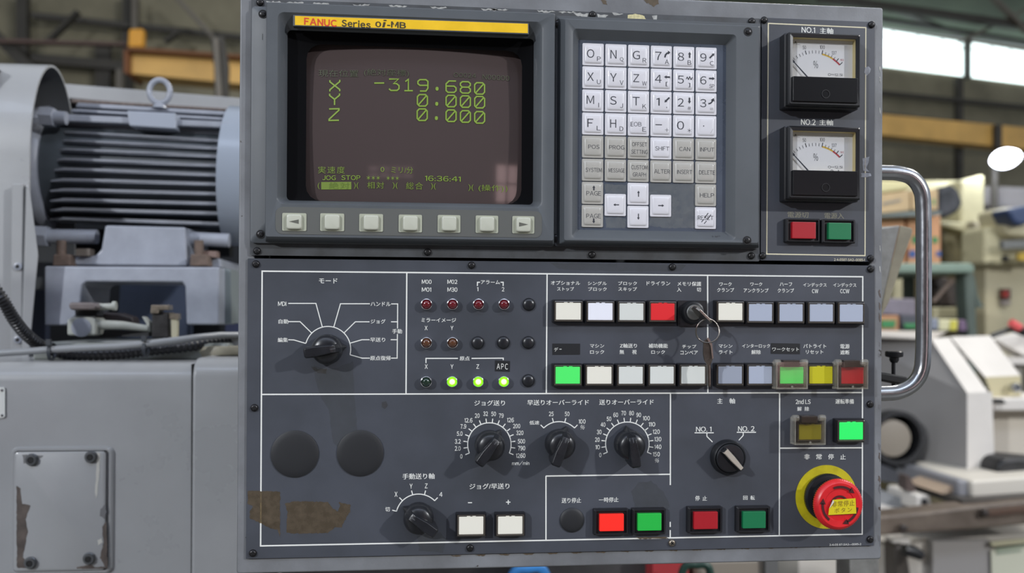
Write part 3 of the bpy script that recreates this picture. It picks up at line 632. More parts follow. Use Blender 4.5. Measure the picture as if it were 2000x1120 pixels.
def blot(name, pts, Y_, m, par, jit=.8, sub=4):
    """ragged patch of worn paint or residue"""
    out = []
    for (x_, y_), (x2_, y2_) in zip(pts, pts[1:]+pts[:1]):
        L_ = math.hypot(x2_-x_, y2_-y_); n_ = max(1, int(L_/sub))
        for k_ in range(n_): out.append((x_+(x2_-x_)*k_/n_+random.uniform(-jit, jit), y_+(y2_-y_)*k_/n_+random.uniform(-jit, jit)))
    mb = MB(); mb.poly([P(a_, b_, Y_) for a_, b_ in out]); return obj(name, mb, m, par)
blot('worn_patch', [(32, 950), (40, 955), (43, 985), (60, 988), (55, 1000), (50, 1015), (54, 1040), (44, 1090), (60, 1100), (58, 1110), (33, 1110)], YQ, M_bare, cov)
blot('worn_patch', [(208, 1020), (199, 1030), (202, 1060), (195, 1090), (206, 1108), (185, 1108), (176, 1104), (150, 1108), (150, 1112), (210, 1111)], YQ, M_bare, cov)
blot('worn_patch', [(205, 985), (197, 995), (195, 1008), (204, 1014), (208, 1000)], YQ, mat('soot_patch', (100, 100, 102), .5), cov)
blot('worn_patch', [(44, 888), (85, 891), (80, 896), (46, 906)], YQ, mat('scuffed_patch', (112, 112, 112), .45), cov)
blot('bright_scrape', [(189, 884), (196, 886), (194, 930), (190, 965), (187, 975), (185, 958), (187, 940), (188, 920)], YQ-.0001, mat('bright_scrape', (215, 214, 208), .3, metal=.5), cov, jit=.5)
blot('bright_scrape', [(190, 1056), (198, 1052), (200, 1060), (192, 1066)], YQ-.0001, MATS['bright_scrape'], cov, jit=.4)
me_sock = None
for px, py in ((62.5, 898.5), (178, 893), (60, 1100), (174.5, 1091.5)):
    if me_sock is None:
        mb = MB(); mb.lathe((0, 0, 0), [(.0072, 0), (.0072, .001), (.006, .002), (.0058, .0042), (.0036, .0044)], 24, cap1=False)
        mb.lathe((0, 0, 0), [(.0034, .0044), (.0030, .002)], 6, m=1); o = obj('socket_bolt', mb, [mat('bolt_grey', (98, 100, 102), .3, metal=.5), M_recess], cov, smooth=40, origin=(0, 0, 0)); me_sock = o.data
        WL[o.name] = Vector(P(px, py, YQ)); o.location = P(px, py, YQ)-WL[cov.name]
    else: place('socket_bolt', me_sock, P(px, py, YQ), cov)
slab('seam_gap', [(373.6, 712), (376.4, 712), (376, 1230), (372.6, 1230)], .357, .02, M_recess, t)
mb = MB(); a = Q(0, 0); np_ = [(-20, 757), (7, 757), (9.5, 760), (9.5, 814), (6, 817), (-20, 817)]
mb.prism([P(x_, y_, .358) for x_, y_ in np_], (0, .002, 0)); npo = obj('name_plate', mb, mat('plate_white', (205, 206, 202), .4), t)
for px, py in ((4, 763), (4, 812)):
    mb = MB(); mb.lathe(P(px, py, .358), [(.0018, 0), (.0012, .001)], 10); obj('rivet', mb, M_steel, npo)
slab('bed_plate', [(40, 712), (120, 668), (470, 662), (480, 712)], .47, .01, M_mach, t)
mb = MB(); zz = P(300, 668, .50).z; mb.box((P(105, 0, .5).x, .44, zt_-.001), (P(470, 0, .5).x, .72, zz)); obj('bed_block', mb, mat('bed_grey', (134, 138, 134), .4, var=.15, vscale=20), t, bevel=.004)
# rope-like pipe, corrugated hose, ties
o_ = MB(); o_.tube([P(-30, 692, .40), P(0, 690, .40), P(50, 687, .40), P(103, 683, .40), P(160, 680, .40), P(230, 677, .40), P(285, 672, .40), P(345, 665, .40), P(390, 659, .42), P(430, 655, .45), P(480, 655, .48)], .0042, 12)
tp = obj('grey_conduit', o_, M_pipe, smooth=60, label='thin grey conduit running across the top of the machine casing', cat='pipe')
def spline(pts, n=14):
    out = []
    for i in range(len(pts)-1):
        p0 = pts[max(i-1, 0)]; p1 = pts[i]; p2 = pts[i+1]; p3 = pts[min(i+2, len(pts)-1)]
        for k_ in range(n):
            s_ = k_/n; out.append(.5*((2*p1)+(-p0+p2)*s_+(2*p0-5*p1+4*p2-p3)*s_*s_+(-p0+3*p1-3*p2+p3)*s_**3))
    return out+[pts[-1]]
hp = spline([P(-30, 540, .38), P(4, 585, .38), P(28, 625, .39), P(55, 657, .41), P(90, 680, .43), P(150, 692, .425), P(230, 691, .42), P(300, 684, .425), P(380, 675, .44), P(440, 668, .47), P(480, 664, .5)], 30)
mb = MB(); mb.tube(hp, [.0076 if i % 4 < 2 else .0062 for i in range(len(hp))], 14)
obj('corrugated_hose', mb, M_hose, smooth=50, label='black corrugated hose curving down at the left and along the casing', cat='hose')
for px, py, lb in ((101, 684, 'dark cable tie around the grey conduit near the hood'), (285, 677, 'dark cable tie around conduit and hose midway below the motor')):
    mb = MB(); c = P(px, py+3, .405); mb.lathe(c-Vector((.002, 0, 0)), [(.0095, 0), (.0108, 0), (.0108, .004), (.0095, .004)], 18, axis=(1, 0, 0), cap0=False, cap1=False)
    mb.box((c.x-.002, c.y-.013, c.z+.008), (c.x+.003, c.y-.008, c.z+.015)); obj('cable_tie', mb, mat('tie_slate', (52, 56, 62), .5), smooth=40, label=lb, cat='cable tie')
# fittings under the arch
t = thing('lubrication_valve', P(160, 656, .46), 'pale cast lever valve with a dark knurled cap under the arched bracket', 'valve')
slab('valve_block', [(130, 624), (144, 619), (172, 619), (186, 622), (188, 632), (186, 656), (130, 656)], .46, .04, M_light, t, bevel=.003)
mb = MB(); mb.lathe(P(160, 640, .462), [(.012, -.002), (.012, .003), (.008, .004)], 20); obj('valve_boss', mb, M_mot, t, smooth=40)
mb = MB(); mb.tube([P(186, 634, .47), P(240, 636, .48), P(288, 642, .49)], [.0062, .0055, .004], 12); obj('valve_arm', mb, M_light, t, smooth=60)
slab('hook', [(276, 618), (282, 620), (292, 630), (294, 648), (284, 652), (280, 640), (286, 634)], .49, .015, M_light, t, bevel=.002)
slab('cap_disc', [(132, 594), (138, 591), (180, 591), (190, 598), (186, 606), (136, 606)], .45, .04, mat('cap_brown_grey', (118, 108, 106), .4, var=.2, vscale=60), t, bevel=.003)
mb = MB(); mb.tube([P(186, 600, .47), P(222, 599, .47)], .0042, 12); mb.tube([P(220, 598, .47), P(227, 598, .47)], .006, 8); obj('cap_spindle', mb, M_light, t, smooth=60)
slab('dark_neck', [(146, 606), (186, 606), (190, 618), (148, 618)], .475, .03, M_blackmatt, t)
slab('dark_linkage', [(186, 610), (232, 612), (258, 620), (262, 634), (216, 632), (186, 630)], .50, .03, mat('linkage_dark', (50, 42, 42), .5, var=.3, vscale=60), t, bevel=.003)
slab('under_block', [(192, 644), (290, 648), (290, 658), (188, 658)], .49, .03, M_blackmatt, t)
t = thing('limit_switch', P(315, 660, .48), 'small limit switch with bright metal top and cream strip beside the valve', 'switch')
slab('switch_case', [(296, 610), (330, 610), (330, 660), (296, 660)], .48, .03, mat('switch_dark', (40, 38, 38), .4, var=.4, vscale=80), t, bevel=.002)
slab('roller_plate', [(295, 596), (330, 596), (330, 606), (312, 606), (310, 613), (293, 613)], .475, .02, M_worn, t, bevel=.001)
slab('cream_strip', [(334, 622), (346, 624), (345, 662), (335, 662)], .478, .01, mat('strip_cream', (178, 172, 146), .5), t)
slab('strip_cap', [(331, 612), (349, 613), (349, 624), (331, 623)], .476, .012, M_worn, t)
t = thing('oil_cup', P(430, 698, .45), 'low tan rimmed cup on the casing corner beside the control panel', 'cup')
mb = MB(); mb.lathe(P(436, 696, .47), [(.036, 0), (.038, .006), (.036, .013), (.030, .014), (.03, .010)], 30, axis=(0, 0, 1)); obj('cup_rim', mb, mat('cup_tan', (150, 144, 126), .4, var=.2, vscale=50), t, smooth=50)

# below the panel
t = thing('lower_bed', P(1100, 1200, .8), 'dark machine bed glimpsed under the bottom edge of the control panel', 'machine bed')
slab('bed_body', [(470, 1085), (1430, 1068), (1430, 1260), (470, 1260)], .9, .4, mat('bed_dark', (52, 50, 50), .6, var=.4, vscale=12), t)
slab('red_cover', [(1275, 1090), (1345, 1088), (1345, 1200), (1275, 1200)], .85, .05, mat('red_cover', (150, 44, 48), .5), t)
slab('beige_block', [(1360, 1094), (1500, 1090), (1500, 1220), (1375, 1220)], .84, .1, mat('beige_block', (150, 140, 126), .5), t, bevel=.01)
slab('grey_strut', [(1495, 1085), (1520, 1085), (1520, 1220), (1495, 1220)], .83, .1, mat('strut_grey', (108, 108, 106), .5), t)
mb = MB(); mb.tube(spline([P(985, 1180, .8), P(1002, 1122, .8), P(1030, 1112, .8), P(1062, 1116, .8), P(1080, 1180, .8)], 8), .008, 12); obj('blue_hose', mb, mat('hose_blue', (58, 132, 200), .4), smooth=60, label='bright blue hose loop just below the control panel', cat='hose')
mb = MB(); mb.tube(spline([P(1322, 1180, .78), P(1335, 1112, .78), P(1360, 1104, .78), P(1385, 1112, .78), P(1392, 1180, .78)], 8), .007, 12); obj('green_hose', mb, mat('hose_green', (30, 62, 52), .4), smooth=60, label='dark green hose loop just below the control panel', cat='hose')

# ================================================================ control panel
def recthull(px0, py0, px1, py1, h): return rect(px0, py0, px1, py1, h)
# ---- screws (shared meshes)
SCR = {}
def screw(px, py, h, parent, r=3.0, m=None, cs=False):
    key = (r, (m or M_screwd).name, cs); c = Q(px, py, h)
    if key not in SCR:
        mb = MB()
        if cs:
            mb.lathe((0, 0, 0), [(r*1.25*MM, .0001), (r*1.22*MM, .0004), (r*.98*MM, .0004), (r*.95*MM, .0001)], 26, m=1, cap0=False, cap1=False)
            mb.lathe((0, 0, 0), [(r*.94*MM, .00002), (r*.92*MM, .0006), (r*.6*MM, .0011)], 24)
            hh = .00112
        else:
            mb.lathe((0, 0, 0), [(r*MM, 0), (r*.98*MM, .0009), (r*.82*MM, .0017), (r*.5*MM, .0021), (r*.2*MM, .0022)], 24); hh = .00215
        for a in (pi/4+.2, 3*pi/4+.2):
            d = Vector((cos(a), 0, sin(a))); n = Vector((-sin(a), 0, cos(a)))
            q = [d*r*.55*MM+n*r*.13*MM, d*r*.55*MM-n*r*.13*MM, -d*r*.55*MM-n*r*.13*MM, -d*r*.55*MM+n*r*.13*MM]
            mb.prism([p+Vector((0, -hh-.00008, 0)) for p in q], (0, .0008, 0), 1)
        o = obj('screw', mb, [m or M_screwd, M_recess], parent, smooth=50, origin=(0, 0, 0)); SCR[key] = o.data
        WL[o.name] = c; o.location = c-WL[parent.name]; return o
    return place('screw', SCR[key], c, parent)

# ---- housing
cab = thing('control_cabinet', Q(1090, 1105, -60), 'grey painted steel control cabinet with chipped edges that carries all the panels', 'cabinet')
x0, x1 = Q(465, 560, -2).x, Q(1723.5, 560, -2).x; z1 = Q(1723, 14.5, -2).z; z0 = Q(1722, 1093.5, -2).z
xi0, xi1, zi0, zi1 = Q(497, 560, -2).x, Q(1700, 560, -2).x, Q(1095, 1072, -2).z, Q(1095, 30, -2).z
mb = MB(); mb.loft([rr(x0, x1, z0, z1, .002, .13), rr(x0, x1, z0, z1, .002, .002), rr(xi0, xi1, zi0, zi1, .002, .002), rr(xi0, xi1, zi0, zi1, .002, .12)]); obj('housing_shell', mb, M_house, cab, bevel=.0035, bseg=3)
# side handle
mb = MB(); YH = .035
hp = spline([P(1690, 337, YH), P(1730, 337.5, YH), P(1755, 339, YH), P(1780, 347, YH), P(1797, 368, YH), P(1803, 400, YH), P(1804, 500, YH), P(1804, 600, YH), P(1803, 690, YH), P(1798, 728, YH), P(1782, 752, YH), P(1755, 766, YH), P(1725, 769, YH), P(1690, 769, YH)], 8)
mb.tube(hp, .0068, 20); obj('handle', mb, M_steel, cab, smooth=70, label='bright chrome tube handle')
# upper mounting plate (dark band seen around the units)
mb = MB(); a0, a1, b0, b1 = Q(489, 300, 0).x, Q(1484.5, 300, 0).x, Q(1000, 505, 0).z, Q(1000, 17, 0).z
ho = ring(552, 60, 1050, 403, 0, 3, 1); hb = [Vector((p.x, .002, p.z)) for p in ho]
mb.loft([hb, rr(a0, a1, b0, b1, .001, .002, 1), rr(a0, a1, b0, b1, .001, 0, 1), ho, hb], False, False); up = obj('mounting_plate', mb, mat('mount_paint', (72, 75, 79), .5, var=.25, vscale=30, dark=(58, 59, 60)), cab)
for p in ((508, 5), (1157, 29), (1468, 42), (502, 490.5), (835, 493), (1156, 498), (1467, 500)): screw(*p, 0, up)
M_chip = mat('chipped_primer', (205, 196, 150), .8, var=.25, vscale=400)
M_chip2 = mat('chipped_pale', (168, 168, 164), .8, var=.3, vscale=300)
def qblot(name, pts, h, m, par, jit=.8, sub=4): return blot(name, pts, -h*MM, m, par, jit, sub)
qblot('paint_chip', [(1226, 30), (1240, 27), (1258, 31), (1262, 38), (1245, 41), (1226, 39)], .15, M_chip, up)
qblot('paint_chip', [(1274, 31), (1284, 30), (1283, 41), (1276, 41)], .15, M_chip2, up)
qblot('paint_chip', [(1118, 25), (1150, 27), (1146, 34), (1128, 32)], .15, M_chip2, up, jit=1.5)
qblot('paint_chip', [(1165, 28), (1188, 30), (1182, 37), (1168, 35)], .15, M_chip2, up, jit=1.5)
qblot('paint_chip', [(1196, 25), (1218, 27), (1210, 30), (1198, 30)], .15, M_chip2, up, jit=1)
for xs in (520, 560, 610, 690, 760, 840, 940, 960, 1050, 1090):
    qblot('paint_chip', [(xs, 2+(xs-500)*.034), (xs+34, 3+(xs-500)*.034), (xs+30, 5.5+(xs-500)*.034), (xs+4, 5+(xs-500)*.034)], .15, M_chip2, up, jit=1.6)
M_grime = mat('brown_grime', (88, 76, 60), .7, var=.3, vscale=200)
qblot('grime_patch', [(1172, -2), (1184, 1), (1186, 10), (1178, 8)], -1.85, M_grime, cab)
qblot('grime_patch', [(1255, -3), (1286, -1), (1288, 8), (1276, 13), (1262, 5)], -1.85, M_grime, cab, jit=1.5)
for y_ in (566, 590, 612, 668, 690, 742, 790, 815, 866, 884, 930, 948, 990, 1012, 1046):
    if random.random() < .75:
        qblot('paint_chip', [(1714+random.uniform(0, 3), y_), (1719, y_+2), (1720, y_+random.uniform(8, 26)), (1716, y_+8)], -1.9+.1, MATS['soot_patch'] if random.random() < .6 else M_bare, cab, jit=1.2, sub=3)
for y_ in (130, 150, 210, 480, 520): qblot('paint_chip', [(1717, y_), (1719.5, y_), (1720, y_+14), (1718, y_+8)], -1.8, M_chip2, cab, jit=.6, sub=3)
for x_ in range(880, 1690, 47):
    yb_ = 1095-(x_-482)*.0262+1.2
    qblot('grime_patch', [(x_, yb_), (x_+22, yb_-.6), (x_+18, yb_+2.4), (x_+5, yb_+2.0)], -1.85, M_grime, cab, jit=.9, sub=3)

# ---- display unit
du = thing('display_unit', Q(780, 478, 0), 'grey display unit with dark tube screen, yellow name strip and row of soft keys', 'display')
mb = MB()
X0, X1, Z0, Z1 = Q(489.5, 300, 3).x, Q(1084, 300, 3).x, Q(780, 478.5, 3).z, Q(780, 23, 3).z
mb.loft([rr(X0, X1, Z0, Z1, .003, y) for y in (0, -.0026)]+[rr(X0+.0005, X1-.0005, Z0+.0005, Z1-.0005, .003, -.003), ring(550, 55, 1052, 405, 3, 3), ring(550, 55, 1052, 405, 0, 3)], False, False); obj('mounting_flange', mb, M_bez, du, smooth=40)
mb = MB()
rings = [ring(519, 15, 1083.5, 476.5, 3, 1.2), ring(519, 15.5, 1083, 472, 11, 1.2), ring(520, 16.5, 1082, 466, 13.5, 1.5),
         ring(541, 33, 1060.5, 403, 13.5, 5), ring(544, 36, 1057, 400.5, 12.5, 5), ring(560, 67, 1042.5, 396.5, 3.5, 3.5), ring(561, 68, 1041.5, 395.8, 1.0, 3.2)]
mb.loft(rings, False, False); obj('bezel', mb, M_bez, du, smooth=35)
mb = MB(); mb.loft([ring(561, 68, 1041.5, 395.8, 1.4, 3.2), ring(598, 93, 1019, 396, -4, 12)], False, False); obj('screen_mask', mb, mat('mask_black', (12, 12, 14), .9, spec=.08), du, smooth=60)
# tube face
sx0, sx1, sz0, sz1 = rect(575, 72, 1036, 400, -3); scx, scz = (sx0+sx1)/2, (sz0+sz1)/2
def surf(x, z, off=0.): return .0035+((x-scx)**2+(z-scz)**2)/(2*.62)-off
mb = MB(); nx, nz = 40, 30; g = [mb.add([Vector((sx0+(sx1-sx0)*i/nx, surf(sx0+(sx1-sx0)*i/nx, sz0+(sz1-sz0)*j/nz), sz0+(sz1-sz0)*j/nz))]) for j in range(nz+1) for i in range(nx+1)]
for j in range(nz):
    for i in range(nx): a = j*(nx+1)+i; mb.face((g[a], g[a+1], g[a+nx+2], g[a+nx+1]))
scr = obj('tube_screen', mb, mat('tube_glass', (74, 64, 63), .07, coat=.5, spec=.6), du, smooth=180, label='dark brownish glass picture tube showing green characters')
M_gt = mat('screen_green', (60, 76, 26), .5, emit=.55, ecol=(146, 180, 62))
M_gtd = mat('screen_green_dim', (58, 56, 46), .5, emit=.05, ecol=(142, 178, 66))
M_gtm = mat('screen_green_mid', (60, 70, 30), .5, emit=.36, ecol=(146, 176, 62))
GL = {'X': [[(0, 1), (0, .85), (1, .15), (1, 0)], [(1, 1), (1, .85), (0, .15), (0, 0)]], 'Y': [[(0, 1), (0, .85), (.5, .5), (.5, 0)], [(1, 1), (1, .85), (.5, .5)]],
      'Z': [[(0, 1), (1, 1), (1, .88), (0, .1), (0, 0), (1, 0)]], '-': [[(0, .55), (1, .55)]],
      '3': [[(0, 1), (.95, 1), (.45, .6), (.75, .6), (1, .42), (1, .15), (.8, 0), (.2, 0), (0, .15)]], '1': [[(.2, .8), (.5, 1), (.5, 0)], [(.1, 0), (.95, 0)]],
      '9': [[(1, .5), (.2, .5), (0, .65), (0, .85), (.2, 1), (.8, 1), (1, .85), (1, .25), (.8, 0), (.2, 0)]],
      '6': [[(1, 1), (.3, 1), (0, .75), (0, .15), (.2, 0), (.8, 0), (1, .15), (1, .4), (.8, .55), (0, .55)]],
      '8': [[(.2, .52), (0, .68), (0, .85), (.2, 1), (.8, 1), (1, .85), (1, .68), (.8, .52), (.2, .52), (0, .36), (0, .15), (.2, 0), (.8, 0), (1, .15), (1, .36), (.8, .52)]],
      '0': [[(.2, 0), (0, .18), (0, .82), (.2, 1), (.8, 1), (1, .82), (1, .18), (.8, 0), (.2, 0)], [(.12, .12), (.88, .88)]],
      '.': [[(.35, .06), (.65, .06)], [(.35, .14), (.65, .14)], [(.4, .0), (.6, .0)], [(.4, .2), (.6, .2)]]}
def bigchar(ch, cx, cy, wpx=19.5, hpx=22.5):
    mb = MB()
    for st in GL[ch]:
        q = []
        for u, v in st:
            p = P(cx+(u-.5)*wpx, cy+(.5-v)*hpx, .0045); q.append(p)
        n0 = len(mb.v); strokew(mb, q, .00115)
    for p in mb.v: p.y = surf(p.x, p.z, .0005)
    return obj('screen_character', mb, M_gt, scr)
for ch, x_, y_ in (('X', 653.4, 166), ('-', 740.7, 163.5), ('3', 769.6, 166), ('1', 797.6, 166.6), ('9', 826, 167.3), ('.', 853.6, 164.8), ('6', 881, 169.5), ('8', 909, 170.5), ('0', 937, 172),
                   ('Y', 653, 193), ('0', 825, 196.8), ('.', 853, 194.5), ('0', 881, 197.8), ('0', 909, 198.5), ('0', 937, 199.2),
                   ('Z', 652, 223), ('0', 824.6, 225), ('.', 852.3, 222.5), ('0', 881, 226.6), ('0', 909, 227.7), ('0', 937, 229)):
    bigchar(ch, x_, y_)
sf = lambda x, z: surf(x, z, .0005)
def stx(s, a, b, c_, d_, m=None, bold=.0, **kw): return text(scr, s, a, b, c_, d_, -4.5, m or M_gt, bold, 'screen_text', surf=sf, **kw)
stx('現在位置', 621, 700, 134.5, 148.5, M_gtd); stx('(絶対座標)', 711, 799, 135, 150, M_gtd)
stx('O0024', 886, 930, 142, 151, M_gtd); stx('N00000', 943, 996, 144.5, 154.5, M_gtd)
stx('実速度', 620, 673, 324, 337.6, M_gtm, ls=1.25); stx('0', 743.5, 750.5, 326.5, 335.5); stx('ミリ/分', 764, 807, 326, 339, M_gtm)
stx('JOG', 628.5, 655, 341.5, 350.5); stx('STOP', 666, 703.5, 341.8, 351); stx('***', 716, 742, 343, 351.5, ls=1.3); stx('***', 755, 779, 344, 352.2, ls=1.3)
stx('16:36:41', 830, 900, 344, 354)
mb = MB(); q = [P(626, 354, .0045), P(685.7, 354.5, .0045), P(685.7, 369, .0045), P(626, 368.5, .0045)]
for p in q: p.y = surf(p.x, p.z, .0004)
mb.poly(q); obj('highlight_block', mb, M_gtm, scr)
text(scr, '絶対', 641.6, 682, 355, 368, -4.5, mat('screen_dark_text', (52, 60, 30), .5, emit=.22, ecol=(142, 178, 66)), 0, 'screen_text', surf=lambda x, z: surf(x, z, .0007), ls=1.2)
for s_, a, b, yc_ in (('(', 619, 623, 361.5), (')(', 690.5, 700, 362), (')(', 766.5, 777, 362.5), (')(', 841.5, 851.5, 364), (')(', 915, 925.5, 366), (')', 988, 992.5, 367.5)):
    stx(s_, a, b, yc_-6.5, yc_+6.5, M_gtm)
stx('相対', 717, 750, 355, 368, M_gtm, ls=1.2); stx('総合', 793, 826, 356, 370, M_gtm, ls=1.2); stx('(操作)', 935, 985, 360, 374, M_gtm)
# name strip
mb = MB(); q = [Q(572, 28.5, 12.6), Q(1033, 44.5, 12.6), Q(1033, 67.5, 12.6), Q(572, 51, 12.6)]; mb.prism(q, (0, .006, 0)); nh = obj('name_strip_holder', mb, M_bez, du, bevel=.0006)
mb = MB(); q = [Q(576, 31, 12.8), Q(1031, 46.5, 12.8), Q(1031, 64.8, 12.8), Q(576, 48.8, 12.8)]; mb.prism(q, (0, .0012, 0)); ns = obj('name_strip', mb, M_yel, du, label='yellow name strip reading FANUC Series 0i-MB')
sl = -.0345
text(ns, 'FANUC', 594, 658, 36.5, 50.5, 12.95, M_redink, .03, 'lettering', slope=sl)
text(ns, 'Series', 667, 724, 39.5, 53.5, 12.95, M_darkink, .03, 'lettering', slope=sl)
text(ns, '0', 733, 744.5, 42, 53, 12.95, M_darkink, .03, 'lettering', slope=sl); text(ns, 'i', 747, 754, 38.5, 53.5, 12.95, M_darkink, .0, 'lettering', slope=sl, ital=.25)
text(ns, '-MB', 756, 793, 42.5, 54.5, 12.95, M_darkink, .03, 'lettering', slope=sl)
# soft keys
mb = MB(); mb.loft([ring(538, 408.5, 1058.5, 461, 13.4, 5.5), ring(538, 408.5, 1058.5, 461, 13.8, 5.5)]); strip = obj('softkey_strip', mb, M_strip, du)
SK = {}
for i, (cx, cy, wd) in enumerate(((575, 434, 44.3), (649, 434.6, 44.3), (725, 435.6, 44.3), (801.5, 437, 43.8), (877, 437.6, 43), (951, 438.6, 43), (1022, 439.6, 42.3))):
    c = Q(cx, cy, 13.8)
    mb = MB(); K_ = .000420
    mb.loft([[p+c for p in rr(-wd/2*K_, wd/2*K_, -16.6*K_, 16.6*K_, .0010, y)] for y in (0, -.0006)]); sk = obj('softkey', mb, M_softb, du)
    mb = MB(); a = 14*K_; mb.loft([[p+c for p in rr(-a*s_, a*s_, -a*s_, a*s_, .0017*s_, y, 4)] for s_, y in ((1.04, -.0005), (1, -.0022), (.93, -.0031), (.80, -.0033))]); kc = obj('key_cap', mb, M_softk, sk, smooth=60)
    if i in (0, 6):
        mb = MB(); d = -1 if i == 0 else 1
        mb.poly([c+Vector((d*9*K_, -.0034, 0)), c+Vector((-d*9*K_, -.0034, 4.2*K_)), c+Vector((-d*9*K_, -.0034, -4.2*K_))]); obj('arrow_mark', mb, mat('arrow_grey%d' % i, (92, 92, 84), .5), sk)
for p in ((513.5, 27.5), (509, 458)): screw(*p, 3, du, r=2.8, cs=True)
mb = MB(); textmb(mb, 'I I', 512, 513.6, 66, 78, 3.1, .02, rot=0); obj('pen_mark', mb, M_recess, du)

# ---- keypad unit
ku = thing('keypad_unit', Q(1290, 483, 0), 'grey keypad unit with white and beige letter keys in a deep frame', 'keypad')
M_bez2 = M_bez
mb = MB(); X0, X1, Z0, Z1 = Q(1084.2, 300, 3).x, Q(1484, 300, 3).x, Q(1290, 484, 3).z, Q(1290, 38.5, 3).z
mb.loft([rr(X0, X1, Z0, Z1, .002, y) for y in (0, -.003)]); obj('mounting_flange', mb, M_bez, ku)
mb = MB(); mb.loft([ring(1088, 43, 1483.8, 481.5, 3, 1), ring(1101, 43.5, 1483, 476, 12, 1.2), ring(1103, 45, 1482, 472, 13.5, 1.5), ring(1117, 61.5, 1437.5, 468.5, 13.5, 3), ring(1119, 63.5, 1435.5, 466.5, 12.8, 3), ring(1129, 84, 1416.5, 450.3, 5.2, .8)], False, False)
obj('bezel', mb, M_bez, ku, smooth=35)
mb = MB(); mb.loft([ring(1128, 83, 1417.5, 451.5, 4.0, .8), ring(1128, 83, 1417.5, 451.5, 5.6, .8)]); sheet = obj('keypad_sheet', mb, M_sheet, ku)
qblot('worn_film', [(1268, 358), (1360, 360), (1358, 445), (1300, 446), (1268, 440), (1270, 425), (1268, 380)], 5.72, film('sheet_wear', (150, 152, 146), .22, .3), sheet, jit=1.5)
qblot('worn_film', [(1180, 360), (1224, 362), (1222, 380), (1182, 376)], 5.72, MATS.get('x') or bpy.data.materials['sheet_wear'], sheet, jit=1.5)
qblot('worn_film', [(1182, 425), (1222, 426), (1222, 445), (1184, 446)], 5.72, bpy.data.materials['sheet_wear'], sheet, jit=1.5)
KH = 7.4
A = Q(1159.3, 105.4, KH); B = Q(1380.2, 114.2, KH); D_ = Q(1157, 422, KH); E_ = Q(1378.6, 426.2, KH)
kx = ((B-A).x+(E_-D_).x)/10; kz = ((A-D_).z+(B-E_).z)/14; kx0 = (A.x+D_.x)/2; kzt = (A.z+B.z)/2
SHP = {}
def keypos(c_, r_): return Vector((kx0+c_*kx, -.0058, kzt-r_*kz))
PXW = .000424
def ktext(mb, c, s, dx, dy, w_, h_, bold=.0, top=.0021, **kw):
    vs, fs = glyphs(s, bold, 1.0); ax, bx = min(v[0] for v in vs), max(v[0] for v in vs); az, bz = min(v[1] for v in vs), max(v[1] for v in vs)
    n = mb.add([Vector((c.x+(dx+((vx-ax)/(bx-ax)-.5)*w_)*PXW, c.y-top, c.z+(-dy+((vz-az)/max(bz-az, 1e-6)-.5)*h_)*PXW)) for vx, vz in vs])
    for f in fs: mb.face([n+i for i in f])
def kpoly(mb, c, pts, top=.0021): mb.poly([Vector((c.x+x*PXW, c.y-top, c.z-y*PXW)) for x, y in pts])
def arrow(mb, c, cx, cy, L_, ang, w_=3.2, hw=6.5, hl=5):
    a = math.radians(ang); d = (cos(a), -sin(a)); n = (sin(a), cos(a))
    def pt(u, v): return (cx+d[0]*u+n[0]*v, cy+d[1]*u+n[1]*v)
    kpoly(mb, c, [pt(-L_/2, -w_/2), pt(L_/2-hl, -w_/2), pt(L_/2-hl, w_/2), pt(-L_/2, w_/2)]); kpoly(mb, c, [pt(L_/2-hl, -hw/2), pt(L_/2, 0), pt(L_/2-hl, hw/2)])
def curvearrow(mb, c, cx, cy, up):
    pts = [(-5.5, 6.5), (-4.5, 1), (-1, -3), (3, -4.5)] if up else [(-6, 5), (-1, 4), (3, 0), (4, -3)]
    inn_ = [(3, -1.2), (1, -.5), (-1.5, 3), (-2.2, 6.5)] if up else [(1, -4.2), (0, -1), (-3, 1.8), (-6, 1.8)]
    kpoly(mb, c, [(cx+x, cy+y) for x, y in pts+inn_])
    kpoly(mb, c, [(cx+x, cy+y) for x, y in ([(2, -7.5), (7, -4), (2.5, .8)] if up else [(-1.2, -4), (5, -8), (6.5, -1)])])
def key(c_, r_, white, draw, lab):
    c = keypos(c_, r_); m = M_keyw if white else M_keyb
    if m.name not in SHP:
        mb = MB(); hw, hh = 20.9*PXW, 21.4*PXW
        mb.loft([rr(-hw*s_, hw*s_, -hh*t_+dz, hh*t_+dz, rad, y, 4) for s_, t_, dz, rad, y in
                 ((1, 1, 0, .0010, .0003), (1, 1, 0, .0010, -.0007), (.975, .975, 0, .0010, -.00095), (.84, .84, 0, .0015, -.00095), (.82, .82, 0, .0015, -.0011), (.76, .77, 0, .0016, -.0017), (.66, .68, .0001, .0014, -.0020), (.3, .3, 0, .001, -.00205))])
        o = obj('key', mb, m, ku, smooth=35, origin=(0, 0, 0)); SHP[m.name] = o.data; WL[o.name] = c; o.location = c-WL[ku.name]
    else: o = place('key', SHP[m.name], c, ku)
    tag(o, lab)
    mb = MB(); draw(mb, c)
    obj('legend', mb, M_legend, o)
def two(a, b, wa=14.5, ha=16.5, wb=7.5, hb=8.5, extra=None, dx=-5.6, bx_=10.7, by=8.8):
    def f(mb, c):
        ktext(mb, c, a, dx, -.8, wa, ha); ktext(mb, c, b, bx_, by, wb, hb)
        if extra: extra(mb, c)
    return f
def word(*ws):
    def f(mb, c):
        for s_, dy, w_ in ws: ktext(mb, c, s_, 1.6, dy, w_, 8.0)
    return f
au = lambda L_, a, x=10.5, y=-4.8, **k: (lambda mb, c: arrow(mb, c, x, y, L_, a, **k))
